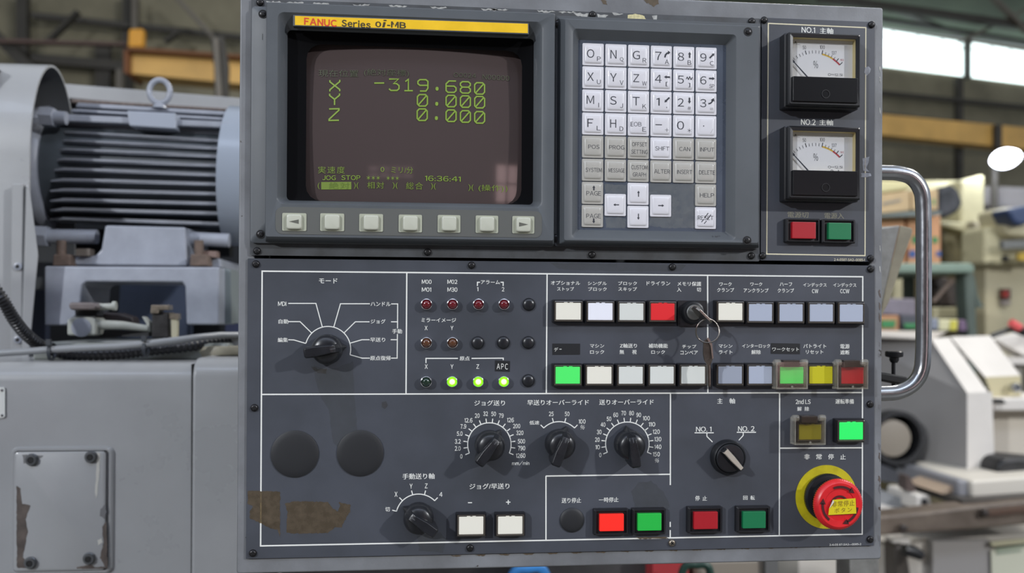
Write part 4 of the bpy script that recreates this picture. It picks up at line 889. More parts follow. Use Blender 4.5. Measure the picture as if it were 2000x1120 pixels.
def zig(mb, c):
    q = [(4, -2), (6, -6.5), (8.5, -1), (11, -7.5), (13.5, -1), (16.5, -6)]
    for p_, r_ in zip(q, q[1:]):
        a = math.atan2(r_[1]-p_[1], r_[0]-p_[0]); n = (-sin(a)*.8, cos(a)*.8)
        kpoly(mb, c, [(p_[0]+n[0], p_[1]+n[1]), (r_[0]+n[0], r_[1]+n[1]), (r_[0]-n[0], r_[1]-n[1]), (p_[0]-n[0], p_[1]-n[1])])
N = dict(wa=12.5, ha=16, dx=-6.8, bx_=10.2, by=10)
rows = [
 [two('O', 'P'), two('N', 'Q', 12, 16.5), two('G', 'R'), two('7', 'A', extra=lambda mb, c: curvearrow(mb, c, 10, -4.5, True), **N), two('8', 'B', extra=au(12, 90), **N), two('9', 'C', extra=au(14, 45), **N)],
 [two('X', 'U', 13, 16), two('Y', 'V', 13, 16), two('Z', 'W', 12, 15.5, 9, 8), two('4', '[', extra=au(12, 180), wa=13, ha=15.5, dx=-6.8, bx_=10, by=9, wb=4, hb=8.5), two('5', ']', wa=12.5, ha=15.5, dx=-7, bx_=10, by=9.5, wb=4, hb=8.5, extra=zig), two('6', 'SP', wb=10, hb=7.5, extra=au(12, 0), **N)],
 [two('M', 'I', 14.5, 16, 1.2, 8.5), two('S', 'J', 13, 16.5, 6, 8.5), two('T', 'K', 14, 16.5), two('1', ',', wb=1.8, hb=3, extra=au(14, 225), wa=6.5, ha=15, dx=-7, bx_=10, by=10), two('2', '#', wb=7, hb=7, extra=au(12, 270), **N), two('3', '=', wb=6.5, hb=3, extra=lambda mb, c: curvearrow(mb, c, 9.5, -3.5, False), **N)],
 [two('F', 'L', 11.5, 16), two('H', 'D', 12, 16), two('EOB', 'E', 21.5, 8.5, dx=-5.5), two('-', '+', 13, 1.8, 7.5, 7.5), two('0', '*', 14, 16.5, 8, 8, dx=-7), two('.', '/', 2.4, 2.4, 5.5, 9)],
 [word(('POS', .5, 22)), word(('PROG', .5, 30)), word(('OFFSET', -6.5, 29.5), ('SETTING', 8, 32.5)), word(('SHIFT', .5, 28)), word(('CAN', .5, 22)), word(('INPUT', .5, 28.5))],
 [word(('SYSTEM', .5, 31.5)), word(('MESSAGE', .5, 31.5)), word(('CUSTOM', -6.5, 32), ('GRAPH', 7.5, 26)), word(('ALTER', .5, 31)), word(('INSERT', .5, 30)), word(('DELETE', .5, 32))]]
names = ['OPNQGR7A8B9C']
rn = ('top', 'second', 'third', 'fourth', 'fifth', 'sixth'); whites5 = (3,)
for r_, row in enumerate(rows):
    for c_, dr in enumerate(row):
        key(c_, r_, r_ < 4 or (r_ == 4 and c_ == 3), dr, None)
key(0, 6, False, lambda mb, c: (ktext(mb, c, 'PAGE', 1.6, 1, 28.5, 8.5), arrow(mb, c, 2, -9.5, 9.5, 90, 3, 6, 4.5)), None)
key(0, 7, False, lambda mb, c: (ktext(mb, c, 'PAGE', 1.6, 0, 28.5, 8.5), arrow(mb, c, 2, 9.5, 9.5, 270, 3, 6, 4.5)), None)
key(2, 6, True, lambda mb, c: arrow(mb, c, 0, 0, 12, 90, 2, 5.5, 4.5), None)
key(2, 7, True, lambda mb, c: arrow(mb, c, 0, 0, 12, 270, 2, 5.5, 4.5), None)
key(1, 6.5, True, lambda mb, c: arrow(mb, c, 1, 0, 11.5, 180, 2, 5.5, 4.5), None)
key(3, 6.5, True, lambda mb, c: arrow(mb, c, 0, 0, 12, 0, 2, 5.5, 4.5), None)
key(5, 6, False, word(('HELP', .5, 28.5)), None)
def reset(mb, c):
    ktext(mb, c, 'RESET', -1, 0, 31.5, 8.5)
    for a in ((-1, -1), (4.5, 2)):
        kpoly(mb, c, [(a[0]-3, a[1]+1.5), (a[0]+4.5, a[1]-9), (a[0]+5.8, a[1]-8), (a[0]-1.8, a[1]+2.5)])
        kpoly(mb, c, [(a[0]-9, a[1]+9), (a[0]-4, a[1]+3.3), (a[0]-2.8, a[1]+4.2), (a[0]-7.8, a[1]+10)])
key(5, 7, True, reset, None)
text(ku, 'UC', 1391, 1407, 460.5, 465.5, 10.8, mat('embossed_letter', (66, 68, 72), .4), .03, 'embossed_mark')
for p in ((1089, 47), (1086.5, 466)): screw(*p, 3, ku, r=2.9, cs=True)
for p in ((1461, 62), (1459, 470)): screw(*p, 13.5, ku, r=2.9, cs=True)

# ---- square buttons
def hexmat(n, c, e=0., ec=None): return MATS.get(n) or mat(n, c, .42, emit=e, ecol=ec)
M_smoke = mat('smoky_frame', (66, 60, 54), .2, coat=.5)
M_house2 = mat('button_housing', (25, 25, 29), .4)
BC = {'cream': ((226, 222, 208), 0), 'white': ((228, 228, 236), 0), 'offwhite': ((208, 210, 204), 0), 'bluegrey': ((163, 170, 186), 0), 'grey': ((146, 152, 165), 0),
      'red': ((212, 34, 40), .06), 'litred': ((240, 40, 30), .22), 'darkred': ((160, 20, 32), 0), 'green': ((70, 214, 96), .25), 'litgreen': ((36, 214, 92), .35), 'midgreen': ((30, 168, 62), .12), 'darkgreen': ((14, 108, 66), 0),
      'yellow': ((186, 178, 20), 0), 'dullyellow': ((140, 132, 24), 0), 'deepred': ((186, 24, 34), .02)}
def button(par, cx, cy, col, wpx, hpx, lab, h=7.5, ow=12, oh=13, guard=None, rim=True):
    c = Q(cx, cy, h); K_ = (Q(cx+1, cy, h)-Q(cx, cy, h)).x
    hw, hh = wpx/2*K_, hpx/2*K_; ex, ez = ow/2*K_, oh/2*K_
    def R_(ax, az, y, r_=.0004): return [p for p in rr(c.x-hw-ax, c.x+hw+ax, c.z-hh-az, c.z+hh+az, r_, y, 2)]
    mb = MB(); mb.loft([R_(ex, ez, 0, .0008), R_(ex, ez, -.0048, .0008), R_(ex*.75, ez*.75, -.0062, .0006), R_(ex*.6, ez*.6, -.0062), R_(ex*.6, ez*.6, -.004)])
    o = obj('push_button', mb, M_house2, par, label=lab)
    if rim:
        mb = MB(); a = -h*MM; mb.loft([R_(ex*.55, ez*.55, -.004), R_(ex*.55, ez*.55, a-.0001), R_(ex*.38, ez*.38, a-.0003), R_(ex*.22, ez*.22, a+.0003), R_(0, 0, a+.0004)], False, False); obj('lens_rim', mb, M_smoke, o)
    rgb, e = BC[col]
    mb = MB(); mb.loft([R_(.0001, .0001, -.004), R_(.0001, .0001, -h*MM+.0002), R_(-.0004, -.0004, -h*MM+.0001)]); obj('lens', mb, hexmat('lens_'+col, rgb, e), o)
    if rim:
        for s_ in (-.36, .1):
            mb = MB(); mb.box((c.x+s_*hw, -h*MM, c.z+hh-.0001), (c.x+(s_+.28)*hw, -h*MM+.0015, c.z+hh+.0006)); obj('catch_notch', mb, hexmat('lens_'+col, rgb, e), o)
    if guard:
        gx0, gy0, gx1, gy1 = guard; G = 14.5
        x0, x1, z0, z1 = rect(gx0, gy0, gx1, gy1, G); t_ = .0012
        mb = MB(); mb.loft([rr(x0, x1, z0, z1-.002, .0006, -G*MM, 2), rr(x0, x1, z0, z1-.002, .0006, -G*MM+.001, 2)]); obj('guard_window', mb, M_clear, o)
        mb = MB()
        for (a0, b0, a1, b1) in ((x0, z0, x0+t_, z1-.002), (x1-t_, z0, x1, z1-.002), (x0, z0, x1, z0+t_)): mb.box((a0, -G*MM-.0002, b0), (a1, -.005, b1))
        obj('guard_frame', mb, M_gfr, o, bevel=.0003)
        mb = MB(); zc_ = z1-.0025
        for xa, xb in ((x0-.0006, x0+.0045), (x1-.0045, x1+.0006)):
            mb.lathe((xa, -G*MM+.003, zc_), [(.0026, 0), (.0028, .0008), (.0028, xb-xa-.0008), (.0024, xb-xa)], 14, axis=(1, 0, 0))
        obj('guard_hinge', mb, M_gfr, o, smooth=40)
        mb = MB(); mb.box((x0+.0065, -G*MM+.001, zc_-.0038), (x1-.0065, -.004, zc_+.002)); obj('hinge_block', mb, mat('hinge_smoke' + str(int(gx0)), (52, 46, 42), .25), o, bevel=.0005)
        mb = MB(); mb.lathe(((x0+x1)/2, -G*MM, z0+.0022), [(.0010, 0), (.0010, .0005)], 10); obj('guard_pip', mb, M_gfr, o)
    return o
# clear smoky plastic of the flip guards
m = bpy.data.materials.new('clear_smoke'); m.use_nodes = True; nt = m.node_tree; nt.nodes.clear()
_o = nt.nodes.new('ShaderNodeOutputMaterial'); _t = nt.nodes.new('ShaderNodeBsdfTransparent'); _g = nt.nodes.new('ShaderNodeBsdfGlossy'); _m = nt.nodes.new('ShaderNodeMixShader')
_t.inputs[0].default_value = (.93, .91, .87, 1); _g.inputs[0].default_value = (.9, .9, .9, 1); _g.inputs['Roughness'].default_value = .12; _m.inputs[0].default_value = .06
nt.links.new(_t.outputs[0], _m.inputs[1]); nt.links.new(_g.outputs[0], _m.inputs[2]); nt.links.new(_m.outputs[0], _o.inputs[0]); M_clear = m
M_gfr = film('guard_plastic', (176, 172, 160), .27, .12)

# ---- meter panel
mp = thing('meter_panel', Q(1595, 508, 0), 'narrow dark panel at upper right with two needle meters and two power buttons', 'panel')
mb = MB(); X0, X1, Z0, Z1 = Q(1486.5, 300, 0).x, Q(1707.5, 300, 0).x, Q(1595, 510.5, 0).z, Q(1595, 38.5, 0).z
mb.loft([rr(X0, X1, Z0, Z1, .0006, y, 2) for y in (.002, .0002)]+[rr(X0+.0002, X1-.0002, Z0+.0002, Z1-.0002, .0006, 0, 2)]); obj('plate', mb, M_plate, mp)
for p in ((1492, 39.5), (1702, 48.5), (1489, 500), (1700, 505)): screw(*p, 0, mp)
mb = MB(); stroke(mb, [(1500.6, 45.7), (1691, 54.1), (1689.5, 499.7), (1497.5, 496.5), (1500.6, 45.7)], 2.3, .12); obj('printed_border', mb, mat('cream_print', (206, 198, 170), .6), mp)
text(mp, 'NO.1', 1565.6, 1592, 53, 64.2, .15); text(mp, '主軸', 1601, 1627, 54.5, 66.5, bold=0, faux=.04)
text(mp, 'NO.2', 1564.5, 1593, 233, 244.4); text(mp, '主軸', 1600, 1626.6, 233.6, 245, bold=0, faux=.04)
M_fade = mat('faded_print', (128, 126, 112), .7)
text(mp, '電源切', 1538, 1578.7, 414, 425.5, bold=0, faux=.04, mat=M_fade); text(mp, '電源入', 1610, 1648, 416, 427.5, bold=0, faux=.04, mat=M_fade)
text(mp, '2 4-0S87-SA2--0085-1', 1629, 1689, 505.3, 510.3, mat=MATS['cream_print'])
for pts in ([(1690, 132), (1696, 130), (1701, 134), (1699, 142), (1692, 148), (1688, 142)], [(1684, 310), (1698, 306), (1696, 318), (1692, 328), (1698, 336), (1686, 334)], [(1682, 338), (1700, 339), (1702, 344), (1690, 347), (1682, 346)]):
    qblot('pale_smear', pts, .2, film('pale_smear', (178, 184, 196), .55) if not bpy.data.materials.get('pale_smear') else bpy.data.materials['pale_smear'], mp, jit=.5)
M_dial = mat('dial_white', (224, 224, 226), .5); M_wall_c = mat('aged_cream', (206, 190, 140), .6)
M_needle = mat('needle_blue_black', (40, 46, 62), .4); M_arcy = mat('arc_yellow', (212, 174, 60), .5); M_arcr = mat('arc_red', (178, 52, 60), .5)
def meter(ytl, wtl, lab):
    """ytl: photo height of the front's top-left corner; wtl: same for the window"""
    H_ = 17.0
    t0 = ytl
    c0, c1 = Q(1540.5, t0+70, H_), Q(1681.5, t0+75, H_); top = Q(1611, t0+3.5, H_).z; bot = Q(1611, t0+146, H_).z
    xa, xb = c0.x, c1.x
    w0, w1, w2, w3 = rect(1549, wtl+3, 1673, wtl+81, H_)   # x0,x1,z0,z1
    mb = MB()
    def RR(e, y, r_=.0012): return rr(xa-e, xb+e, bot-e, top+e, r_, y, 3)
    body = [RR(.001, 0), RR(.001, -.010), RR(0, -.0105), RR(0, -.0155), RR(-.0012, -.017)]
    win = [rr(w0, w1, w2, w3, .0004, y, 3) for y in (-.0165, -.0150)]
    mb.loft(body+win, True, False); o = obj('panel_meter', mb, M_blackplast, mp, smooth=30, label=lab)
    mb = MB(); mb.box((w0-.0005, -.0185, bot+.003), (w1+.0005, -.0160, w2)); obj('lower_cover', mb, mat('meter_cover', (17, 18, 21), .22) if 'meter_cover' not in MATS else MATS['meter_cover'], o, bevel=.0004)
    mb = MB(); mb.lathe((xa*.5+xb*.5, -.0185, bot+.0095), [(.0036, 0), (.0036, .0004), (.0030, .0004), (.003, -.0002)], 24, cap0=False); obj('zero_screw', mb, M_blackplast, o, smooth=40)
    mb = MB(); mb.loft([rr(w0, w1, w2, w3, .0004, -.0155, 3), rr(w0, w1, w2, w3, .0004, -.0095, 3)], False, False); obj('window_walls', mb, M_wall_c, o)
    mb = MB(); mb.box((w0-.001, -.0098, w2-.002), (w1+.001, -.0090, w3+.001)); dial = obj('dial', mb, M_dial, o)
    # scale
    dH = 9.9; K_ = .000427
    pc = Vector((w0+(528-330)/3.733*K_, -.0099, w3-(485-136)/3.733*K_)); R1 = 67*K_
    def pol(a, r_): a = math.radians(a); return pc+Vector((r_*cos(a), 0, r_*sin(a)))
    mb = MB(); ang = lambda v: 134-v*.55
    for v in list(range(0, 151, 10))+[165]:
        mj = v in (0, 50, 100, 150, 165); strokew(mb, [pol(ang(v), R1*1.0), pol(ang(v), R1*(1.12 if mj else 1.09))], (.0007 if mj else .0004))
    obj('scale_ticks', mb, M_legend, o)
    for a0, a1, mm in ((100, 137, M_arcy), (137, 165, M_arcr)):
        mb = MB(); n_ = 10; q = []
        for i in range(n_): 
            b0, b1 = ang(a0+(a1-a0)*i/n_), ang(a0+(a1-a0)*(i+1)/n_); e = Vector((0, .00003, 0))
            mb.poly([pol(b0, R1*.98)+e, pol(b1, R1*.98)+e, pol(b1, R1*1.03)+e, pol(b0, R1*1.03)+e])
        obj('colour_arc', mb, mm, o)
    def dt(s_, dx, dy, w_, h_, m_=M_legend, bold=.0):
        vs, fs = glyphs(s_, bold, 1.0); ax, bx = min(v[0] for v in vs), max(v[0] for v in vs); az, bz = min(v[1] for v in vs), max(v[1] for v in vs)
        q = Vector((w0+(dx-330)/3.733*K_, -.0099, w3-(dy-136)/3.733*K_)); mb = MB()
        n = mb.add([q+Vector((((vx-ax)/(bx-ax)-.5)*w_*K_/3.733, 0, ((vz-az)/(bz-az)-.5)*h_*K_/3.733)) for vx, vz in vs])
        for f in fs: mb.face([n+i for i in f])
        obj('dial_print', mb, m_, o)
    dt('50', 441, 194, 26, 27); dt('100', 578, 187, 38, 27); dt('137', 668, 226, 38, 25); dt('165', 729, 276, 26, 15, M_arcr); dt('%', 528, 316, 36, 54); dt('O=12.5I', 677, 386, 110, 19)
    dt('UJI', 358, 158, 44, 15, M_legend, .03); dt('ELECTRIC', 372, 174, 78, 7, mat('faint_ink', (150, 150, 154), .6) if 'faint_ink' not in MATS else MATS['faint_ink'])
    dt('A L', 680, 414, 100, 16)
    mb = MB(); a, b = pol(134, R1*1.10), pol(134, R1*.28); a.y = b.y = -.0118
    d = (b-a).normalized(); n = Vector((-d.z, 0, d.x))
    mb.prism([a+n*.0003, a-n*.0003, b-n*.0006, b+n*.0006], (0, .0003, 0)); a2 = pol(134, R1*1.13); a2.y = -.0118; e2 = pol(134, R1*.97); e2.y = -.0119
    mb.prism([a2+n*.0008, a2-n*.0008, e2-n*.0008, e2+n*.0008], (0, .0003, 0)); obj('needle', mb, M_needle, o)
    mb = MB(); mb.box((w0, -.0159, w2), (w1, -.0155, w3)); obj('meter_glass', mb, M_glass, o)
m = bpy.data.materials.new('meter_glass'); m.use_nodes = True; nt = m.node_tree; nt.nodes.clear()
_o = nt.nodes.new('ShaderNodeOutputMaterial'); _t = nt.nodes.new('ShaderNodeBsdfTransparent'); _g = nt.nodes.new('ShaderNodeBsdfGlossy'); _m = nt.nodes.new('ShaderNodeMixShader')
_t.inputs[0].default_value = (.93, .93, .93, 1); _g.inputs['Roughness'].default_value = .05; _m.inputs[0].default_value = .05
nt.links.new(_t.outputs[0], _m.inputs[1]); nt.links.new(_g.outputs[0], _m.inputs[2]); nt.links.new(_m.outputs[0], _o.inputs[0]); M_glass = m
meter(61, 70.5, 'needle meter of the first spindle, upper of the two')
meter(243.5, 253, 'needle meter of the second spindle, lower of the two')
button(mp, 1570.5, 450, 'darkred', 45.5, 30.5, 'dark red power off button', ow=22, oh=14, rim=False)
button(mp, 1640.5, 451.7, 'darkgreen', 43.5, 30.5, 'dark green power on button', ow=22, oh=14, rim=False)

# ---- operator panel
op = thing('operator_panel', Q(1095, 1090, 0), 'wide dark blue-grey operator panel with white print, lamps, rotary knobs and square buttons', 'control panel')
mb = MB(); X0, X1, Z0, Z1 = Q(482, 800, 0).x, Q(1707.5, 800, 0).x, Q(1095, 1079.5, 0).z, Q(1095, 512, 0).z
mb.loft([rr(X0, X1, Z0, Z1, .0006, y, 2) for y in (.002, .0002)]+[rr(X0+.0002, X1-.0002, Z0+.0002, Z1-.0002, .0006, 0, 2)]); obj('plate', mb, M_plate, op)
for p in ((500, 516), (921, 518.5), (1313, 522), (1700, 526), (1699, 790), (497, 797), (494, 1081), (918, 1071), (1699, 1054)): screw(*p, 0, op)
screw(1312, 1061, 0, op, m=M_worn)
def line(name, *segs, w_=2.5):
    mb = MB()
    for s_ in segs: stroke(mb, s_, w_, .12)
    return obj(name, mb, M_print, op)
line('printed_border', [(512, 530), (1685, 541), (1684, 1044), (509, 1067), (512, 530)], w_=2.6)
line('printed_divider', [(794.5, 532.5), (793, 769.5)]); line('printed_divider', [(1068.5, 535.5), (1067, 769.5)]); line('printed_divider', [(1382, 537.5), (1382.5, 768.5)])
line('printed_divider', [(510.5, 771), (1684.5, 767.3)]); line('printed_divider', [(1309.5, 769), (1309.2, 948)], [(1309, 1020), (1309, 1030)], [(1309, 1036), (1309, 1050)]); line('printed_divider', [(1066, 930.5), (1309, 927)])
line('printed_divider', [(1066.3, 930.5), (1066.3, 1055)]); line('printed_divider', [(1522.7, 768), (1522, 1046.5)]); line('printed_divider', [(1522.5, 876), (1684.5, 875.2)])
line('mode_scale', arcpts(640.5, 682.5, 44.5, 165, -14, 30), [(563, 593), (617, 593), (629.5, 639)], [(722.5, 593.7), (665, 593.7), (652, 639)], [(563, 628.7), (586, 628.7), (608.5, 650.7)],
     [(721.7, 629), (694, 629), (672, 650.7)], [(563, 664), (574, 664.5), (597.5, 671.3)], [(722, 664), (707, 664), (684.5, 670.5)], [(722.5, 700), (707, 700), (683.5, 693.3)],
     [(764, 594), (776.7, 594), (776.4, 642)], [(776.2, 653), (775.7, 700), (764, 700)], [(763.7, 629), (776, 629)], [(763, 664), (776, 664)], w_=1.8)
line('alarm_bracket', [(932.3, 559), (932.5, 551.7), (937.5, 551.7)], [(977.6, 551.7), (982.8, 551.7), (982.6, 559)], w_=2)
line('origin_bracket', [(832, 709.6), (832, 700.5), (894.4, 700.5)], [(921, 700.5), (982.9, 700), (982.9, 704)], w_=2)
def ticks(cx, cy, r_, angs, L_=9):
    return [[(cx+r_*cos(math.radians(a)), cy-r_*sin(math.radians(a))), (cx+(r_+L_)*cos(math.radians(a)), cy-(r_+L_)*sin(math.radians(a)))] for a in angs]
line('axis_scale', arcpts(817.5, 1010, 44.3, 166, 45, 24), *ticks(817.5, 1010, 44, (166, 135, 105, 75, 45)), w_=1.9)
a15 = [203-226*k/15 for k in range(16)]
line('jog_scale', arcpts(955.8, 868.8, 42.4, 203, -23, 40), *ticks(955.8, 868.8, 42, a15), w_=1.9)
line('rapid_scale', arcpts(1092, 866.5, 42.4, 135, 45, 20), *ticks(1092, 866.5, 42, (135, 105, 75, 45)), w_=1.9)
line('feed_scale', arcpts(1225.3, 867.3, 42.5, 203, -23, 40), *ticks(1225.3, 867.3, 42, a15), w_=1.9)
line('spindle_marks', [(1356.6, 846), (1394, 846)], [(1380.6, 846), (1380.6, 853), (1391.6, 864)], [(1439, 845), (1476.6, 845)], [(1451.6, 845), (1451.6, 851), (1443, 860.6)], w_=1.9)
T = '''モード|623|659|544|554
MDI|543|559|589.5|598
自動|544|563|624|632.7
編集|542.5|562|660|668.7
ハンドル|724|763|590|598.5
ジョグ|724|753|624|632.5
早送り|723|752|659.7|668.2
原点復帰|723|763|695.5|704.3
手動|766|785|643|652
M00|823.8|842.8|546.6|555
M01|823.8|842|561.8|570.3
M02|873.9|893.2|546.6|555
M30|873.9|893.2|561.8|570.3
アラーム|939|976.5|547.8|555.5
1|931.5|934.2|561.3|569.2
2|980|984.8|561.3|569.5
ミラーイメージ|823|890.8|621.6|629.8
X|829.3|835|637|645.2
Y|880|885.2|637|645.2
原点|897.8|917|696.4|704.7
X|829.5|835.3|712.2|720.7
Y|880|885.4|712.2|720.7
Z|930.3|935.6|712.2|720.7
オプショナル|1076|1133|549|557
ストップ|1088|1121|561|568.7
シングル|1148|1185|550|557.5
ブロック|1148.7|1185|561.2|569
ブロック|1207.5|1244|550|557.5
スキップ|1207.5|1244|561.2|569
ドライラン|1263|1309|550|557.8
メモリ保護|1323|1369.5|550.5|559
入|1322|1330.5|562|570.2
切|1360.7|1368.7|562|570.2
ワーク|1405|1429|551.7|559.2
クランプ|1400.5|1433.7|562.7|570.7
ワーク|1465.5|1488.7|552|559.2
アンクランプ|1452.5|1501|563.5|571.7
ハーフ|1523|1547|552.2|559.4
クランプ|1518.7|1550.7|563.7|571.9
インデックス|1568.7|1614.5|553|560.7
CW|1586|1598|565|573
インデックス|1627.5|1672.5|553.2|561
CCW|1641|1658.7|565|573.2
マシン|1152.5|1180|672.5|679.7
ロック|1152.5|1180|684.2|692
Z軸送り|1210.5|1243.7|671.5|680
無|1210|1218.7|683.7|692.2
視|1234.5|1243|683.7|692.2
補助機能|1266.7|1304|671.7|680.2
ロック|1272|1298.7|684.5|692
チップ|1332.5|1360|673.7|681
コンベア|1328.7|1363|685.5|693.2
マシン|1403.7|1430.5|673|680
ライト|1404|1430.5|684.5|692
インターロック|1449.5|1504|672.5|680
解除|1467.5|1485.7|684|692.5
パトライト|1569|1613.7|672.5|680.5
リセット|1574|1608|684.2|692
電源|1641|1659|672.5|681.5
遮断|1641|1659|684.5|693.2
ジョグ送り|926.5|986|782.5|793
早送りオーバーライド|1030|1150|781.3|792
送りオーバーライド|1170.3|1276.6|780.7|791.3
主|1401|1411|778.5|788.7
軸|1424.4|1435.3|778.5|788.9
2nd LS|1554|1583|780.3|789.7
解|1557|1565.6|795|803.4
除|1571.9|1580|795|803.4
運転準備|1631.6|1667.5|780|789.4
非|1570.7|1581.3|887.6|898
常|1594.1|1604.7|887.4|898
停|1617.5|1628.1|887.4|897.9
止|1640.9|1651.4|888|897.8
NO. 1|1359.4|1389.4|834|843.8
NO. 2|1441.6|1473.4|833|843
停|1357.8|1366.2|969|978.7
止|1371.9|1380.6|969.5|978.3
回|1451.6|1459.7|969|977
転|1465.6|1473.9|968.6|977.3
送り停止|1096.9|1134.7|973|983
一時停止|1169.7|1207.8|972|981.6
ジョグ/早送り|917|994.7|945|956
手動送り軸|786|848.4|925.3|936.6
切|752.5|761|991|1000
X|770.6|776.2|961.3|971
Y|800|805.5|945.6|955
Z|829.7|835|945|954.4
4|858|864|962|971
低速|1034|1053|822.3|830
mm/min|1000|1033.7|901.2|909.7'''
for ln in T.split('\n'):
    s_, a, b, c_, d_ = ln.split('|'); text(op, s_, float(a), float(b), float(c_), float(d_), **(dict(bold=0, faux=.035) if any(ord(ch) > 0x3100 for ch in s_) else dict(bold=.009) if ord(s_[0]) > 255 else dict(bold=.005, faux=.02)))
line('minus_sign', [(914, 982.5), (922, 982.5)], w_=1.8); line('plus_sign', [(988.4, 981.5), (997, 981.5)], [(992.7, 977), (992.7, 986)], w_=1.8)
for s_, cx, cy in (('0', 901, 892), ('2.0', 894, 876.6), ('3.2', 894, 862.8), ('5.0', 897.8, 847.5), ('7.9', 905, 833.4), ('12.6', 915, 821.6), ('20', 932, 812.5), ('32', 948.4, 808.7), ('50', 964, 809), ('79', 979, 812.5),
                   ('126', 997, 821), ('200', 1009, 832.8), ('320', 1015.3, 846), ('500', 1018.4, 862.5), ('790', 1018.7, 876), ('1260', 1017, 890.6),
                   ('25', 1076.6, 809), ('50', 1107.6, 809), ('100', 1137, 823.8), ('0', 1172.5, 889.4), ('10', 1167.5, 874), ('20', 1166.6, 859.4), ('30', 1170.3, 844.4), ('40', 1177.8, 830), ('50', 1189.4, 818.8), ('60', 1202.5, 811),
                   ('70', 1218, 807.5), ('80', 1233.4, 807.5), ('90', 1247.5, 811), ('100', 1262.5, 817.5), ('110', 1273.4, 829.4), ('120', 1281.9, 843.8), ('130', 1285, 858.4), ('140', 1285, 873.4), ('150', 1282, 887.8)):
    w_ = sum({'.': 2.2, '1': 4.2}.get(ch, 4.9) for ch in s_)-.6
    text(op, s_, cx-w_/2, cx+w_/2, cy-4.4, cy+4.4, bold=.012, name='scale_number')
text(op, '%', 1133.5, 1142, 830.5, 839.3, bold=0, name='scale_number', ital=.3); text(op, '%', 1279, 1287, 896, 904.3, bold=0, name='scale_number', ital=.3)
text(op, '2-4-0S 87-SA2---0085-2', 1620, 1682, 1062.3, 1066.2)
# tape labels
M_tape = mat('black_tape', (26, 28, 31), .45)
def tape(pts, lab): 
    mb = MB(); mb.prism([Q(a, b, .35) for a, b in pts], (0, .0003, 0)); return obj('tape_label', mb, M_tape, op, label=lab)
t_ = tape([(967.2, 704.3), (996, 705.8), (995.4, 726.5), (966.7, 725.3)], 'black tape label reading APC'); text(t_, 'APC', 970.3, 992, 710.6, 722, .42, bold=0, name='lettering', slope=-.03, ls=1.3)
t_ = tape([(1079, 671.5), (1133, 671.7), (1132.7, 693), (1079.2, 693.2)], 'worn black tape label with one character left'); text(t_, 'デ', 1082.5, 1090, 679.3, 687, .42, bold=0, name='lettering'); text(t_, '-', 1092.5, 1097, 682, 683, .42, name='lettering')
t_ = tape([(1506.2, 670.7), (1562.5, 671.6), (1562.3, 692), (1505.8, 691.2)], 'black tape label of five white characters above the guarded green button'); text(t_, 'ワークセット', 1508.5, 1560.5, 679, 686.6, .42, bold=0, name='lettering')
# tape residue and thin dull brownish patches
M_res = film('tape_residue', (80, 68, 52), .78, .6)
qblot('tape_residue', [(484, 959), (547, 961), (547, 1050), (543, 1036), (530, 1034), (516, 1026), (504, 1020), (488, 1014), (488, 998), (494, 990), (484, 984)], .16, M_res, op, jit=.9, sub=3)
qblot('tape_residue', [(557, 984), (575, 980), (640, 981), (650, 994), (660, 1000), (664, 990), (662, 980), (670, 984), (684, 986), (685, 998), (676, 1012), (668, 1030), (655, 1030), (640, 1042), (600, 1043), (560, 1042), (559, 1020), (562, 1005)], .16, M_res, op, jit=1.1, sub=3)
M_dull = film('dull_patch', (64, 58, 46), .28, .5)
M_dull2 = film('faint_film', (72, 74, 70), .20, .5)
qblot('dull_patch', [(612, 714), (632, 722), (660, 718), (690, 706), (692, 770), (700, 860), (694, 876), (668, 880), (650, 866), (642, 800), (628, 780), (616, 740)], .09, M_dull2, op, jit=1.2, sub=8)
qblot('dull_patch', [(606, 716), (625, 722), (640, 720), (636, 730), (618, 728)], .1, M_dull, op, jit=1.5, sub=4)
qblot('dull_patch', [(815, 1046), (860, 1040), (872, 1052), (866, 1080), (818, 1076)], .09, M_dull2, op, jit=1.2, sub=6)
qblot('dull_patch', [(1232, 960), (1248, 944), (1272, 940), (1296, 960), (1308, 990), (1300, 1000), (1240, 990)], .09, M_dull2, op, jit=1.2, sub=6)
qblot('dull_patch', [(1075, 506+8), (1230, 516), (1340, 518), (1330, 530), (1180, 530), (1090, 526)], .09, M_dull2, op, jit=1.2, sub=8)
qblot('dull_patch', [(1240, 1050.2), (1300, 1049.2), (1306, 1052.5), (1250, 1053.5)], .16, M_grime, op, jit=.6, sub=4)
qblot('soot_mark', [(746, 786), (754, 784), (758, 792), (752, 799), (745, 796)], .1, M_dull, op, jit=.6)
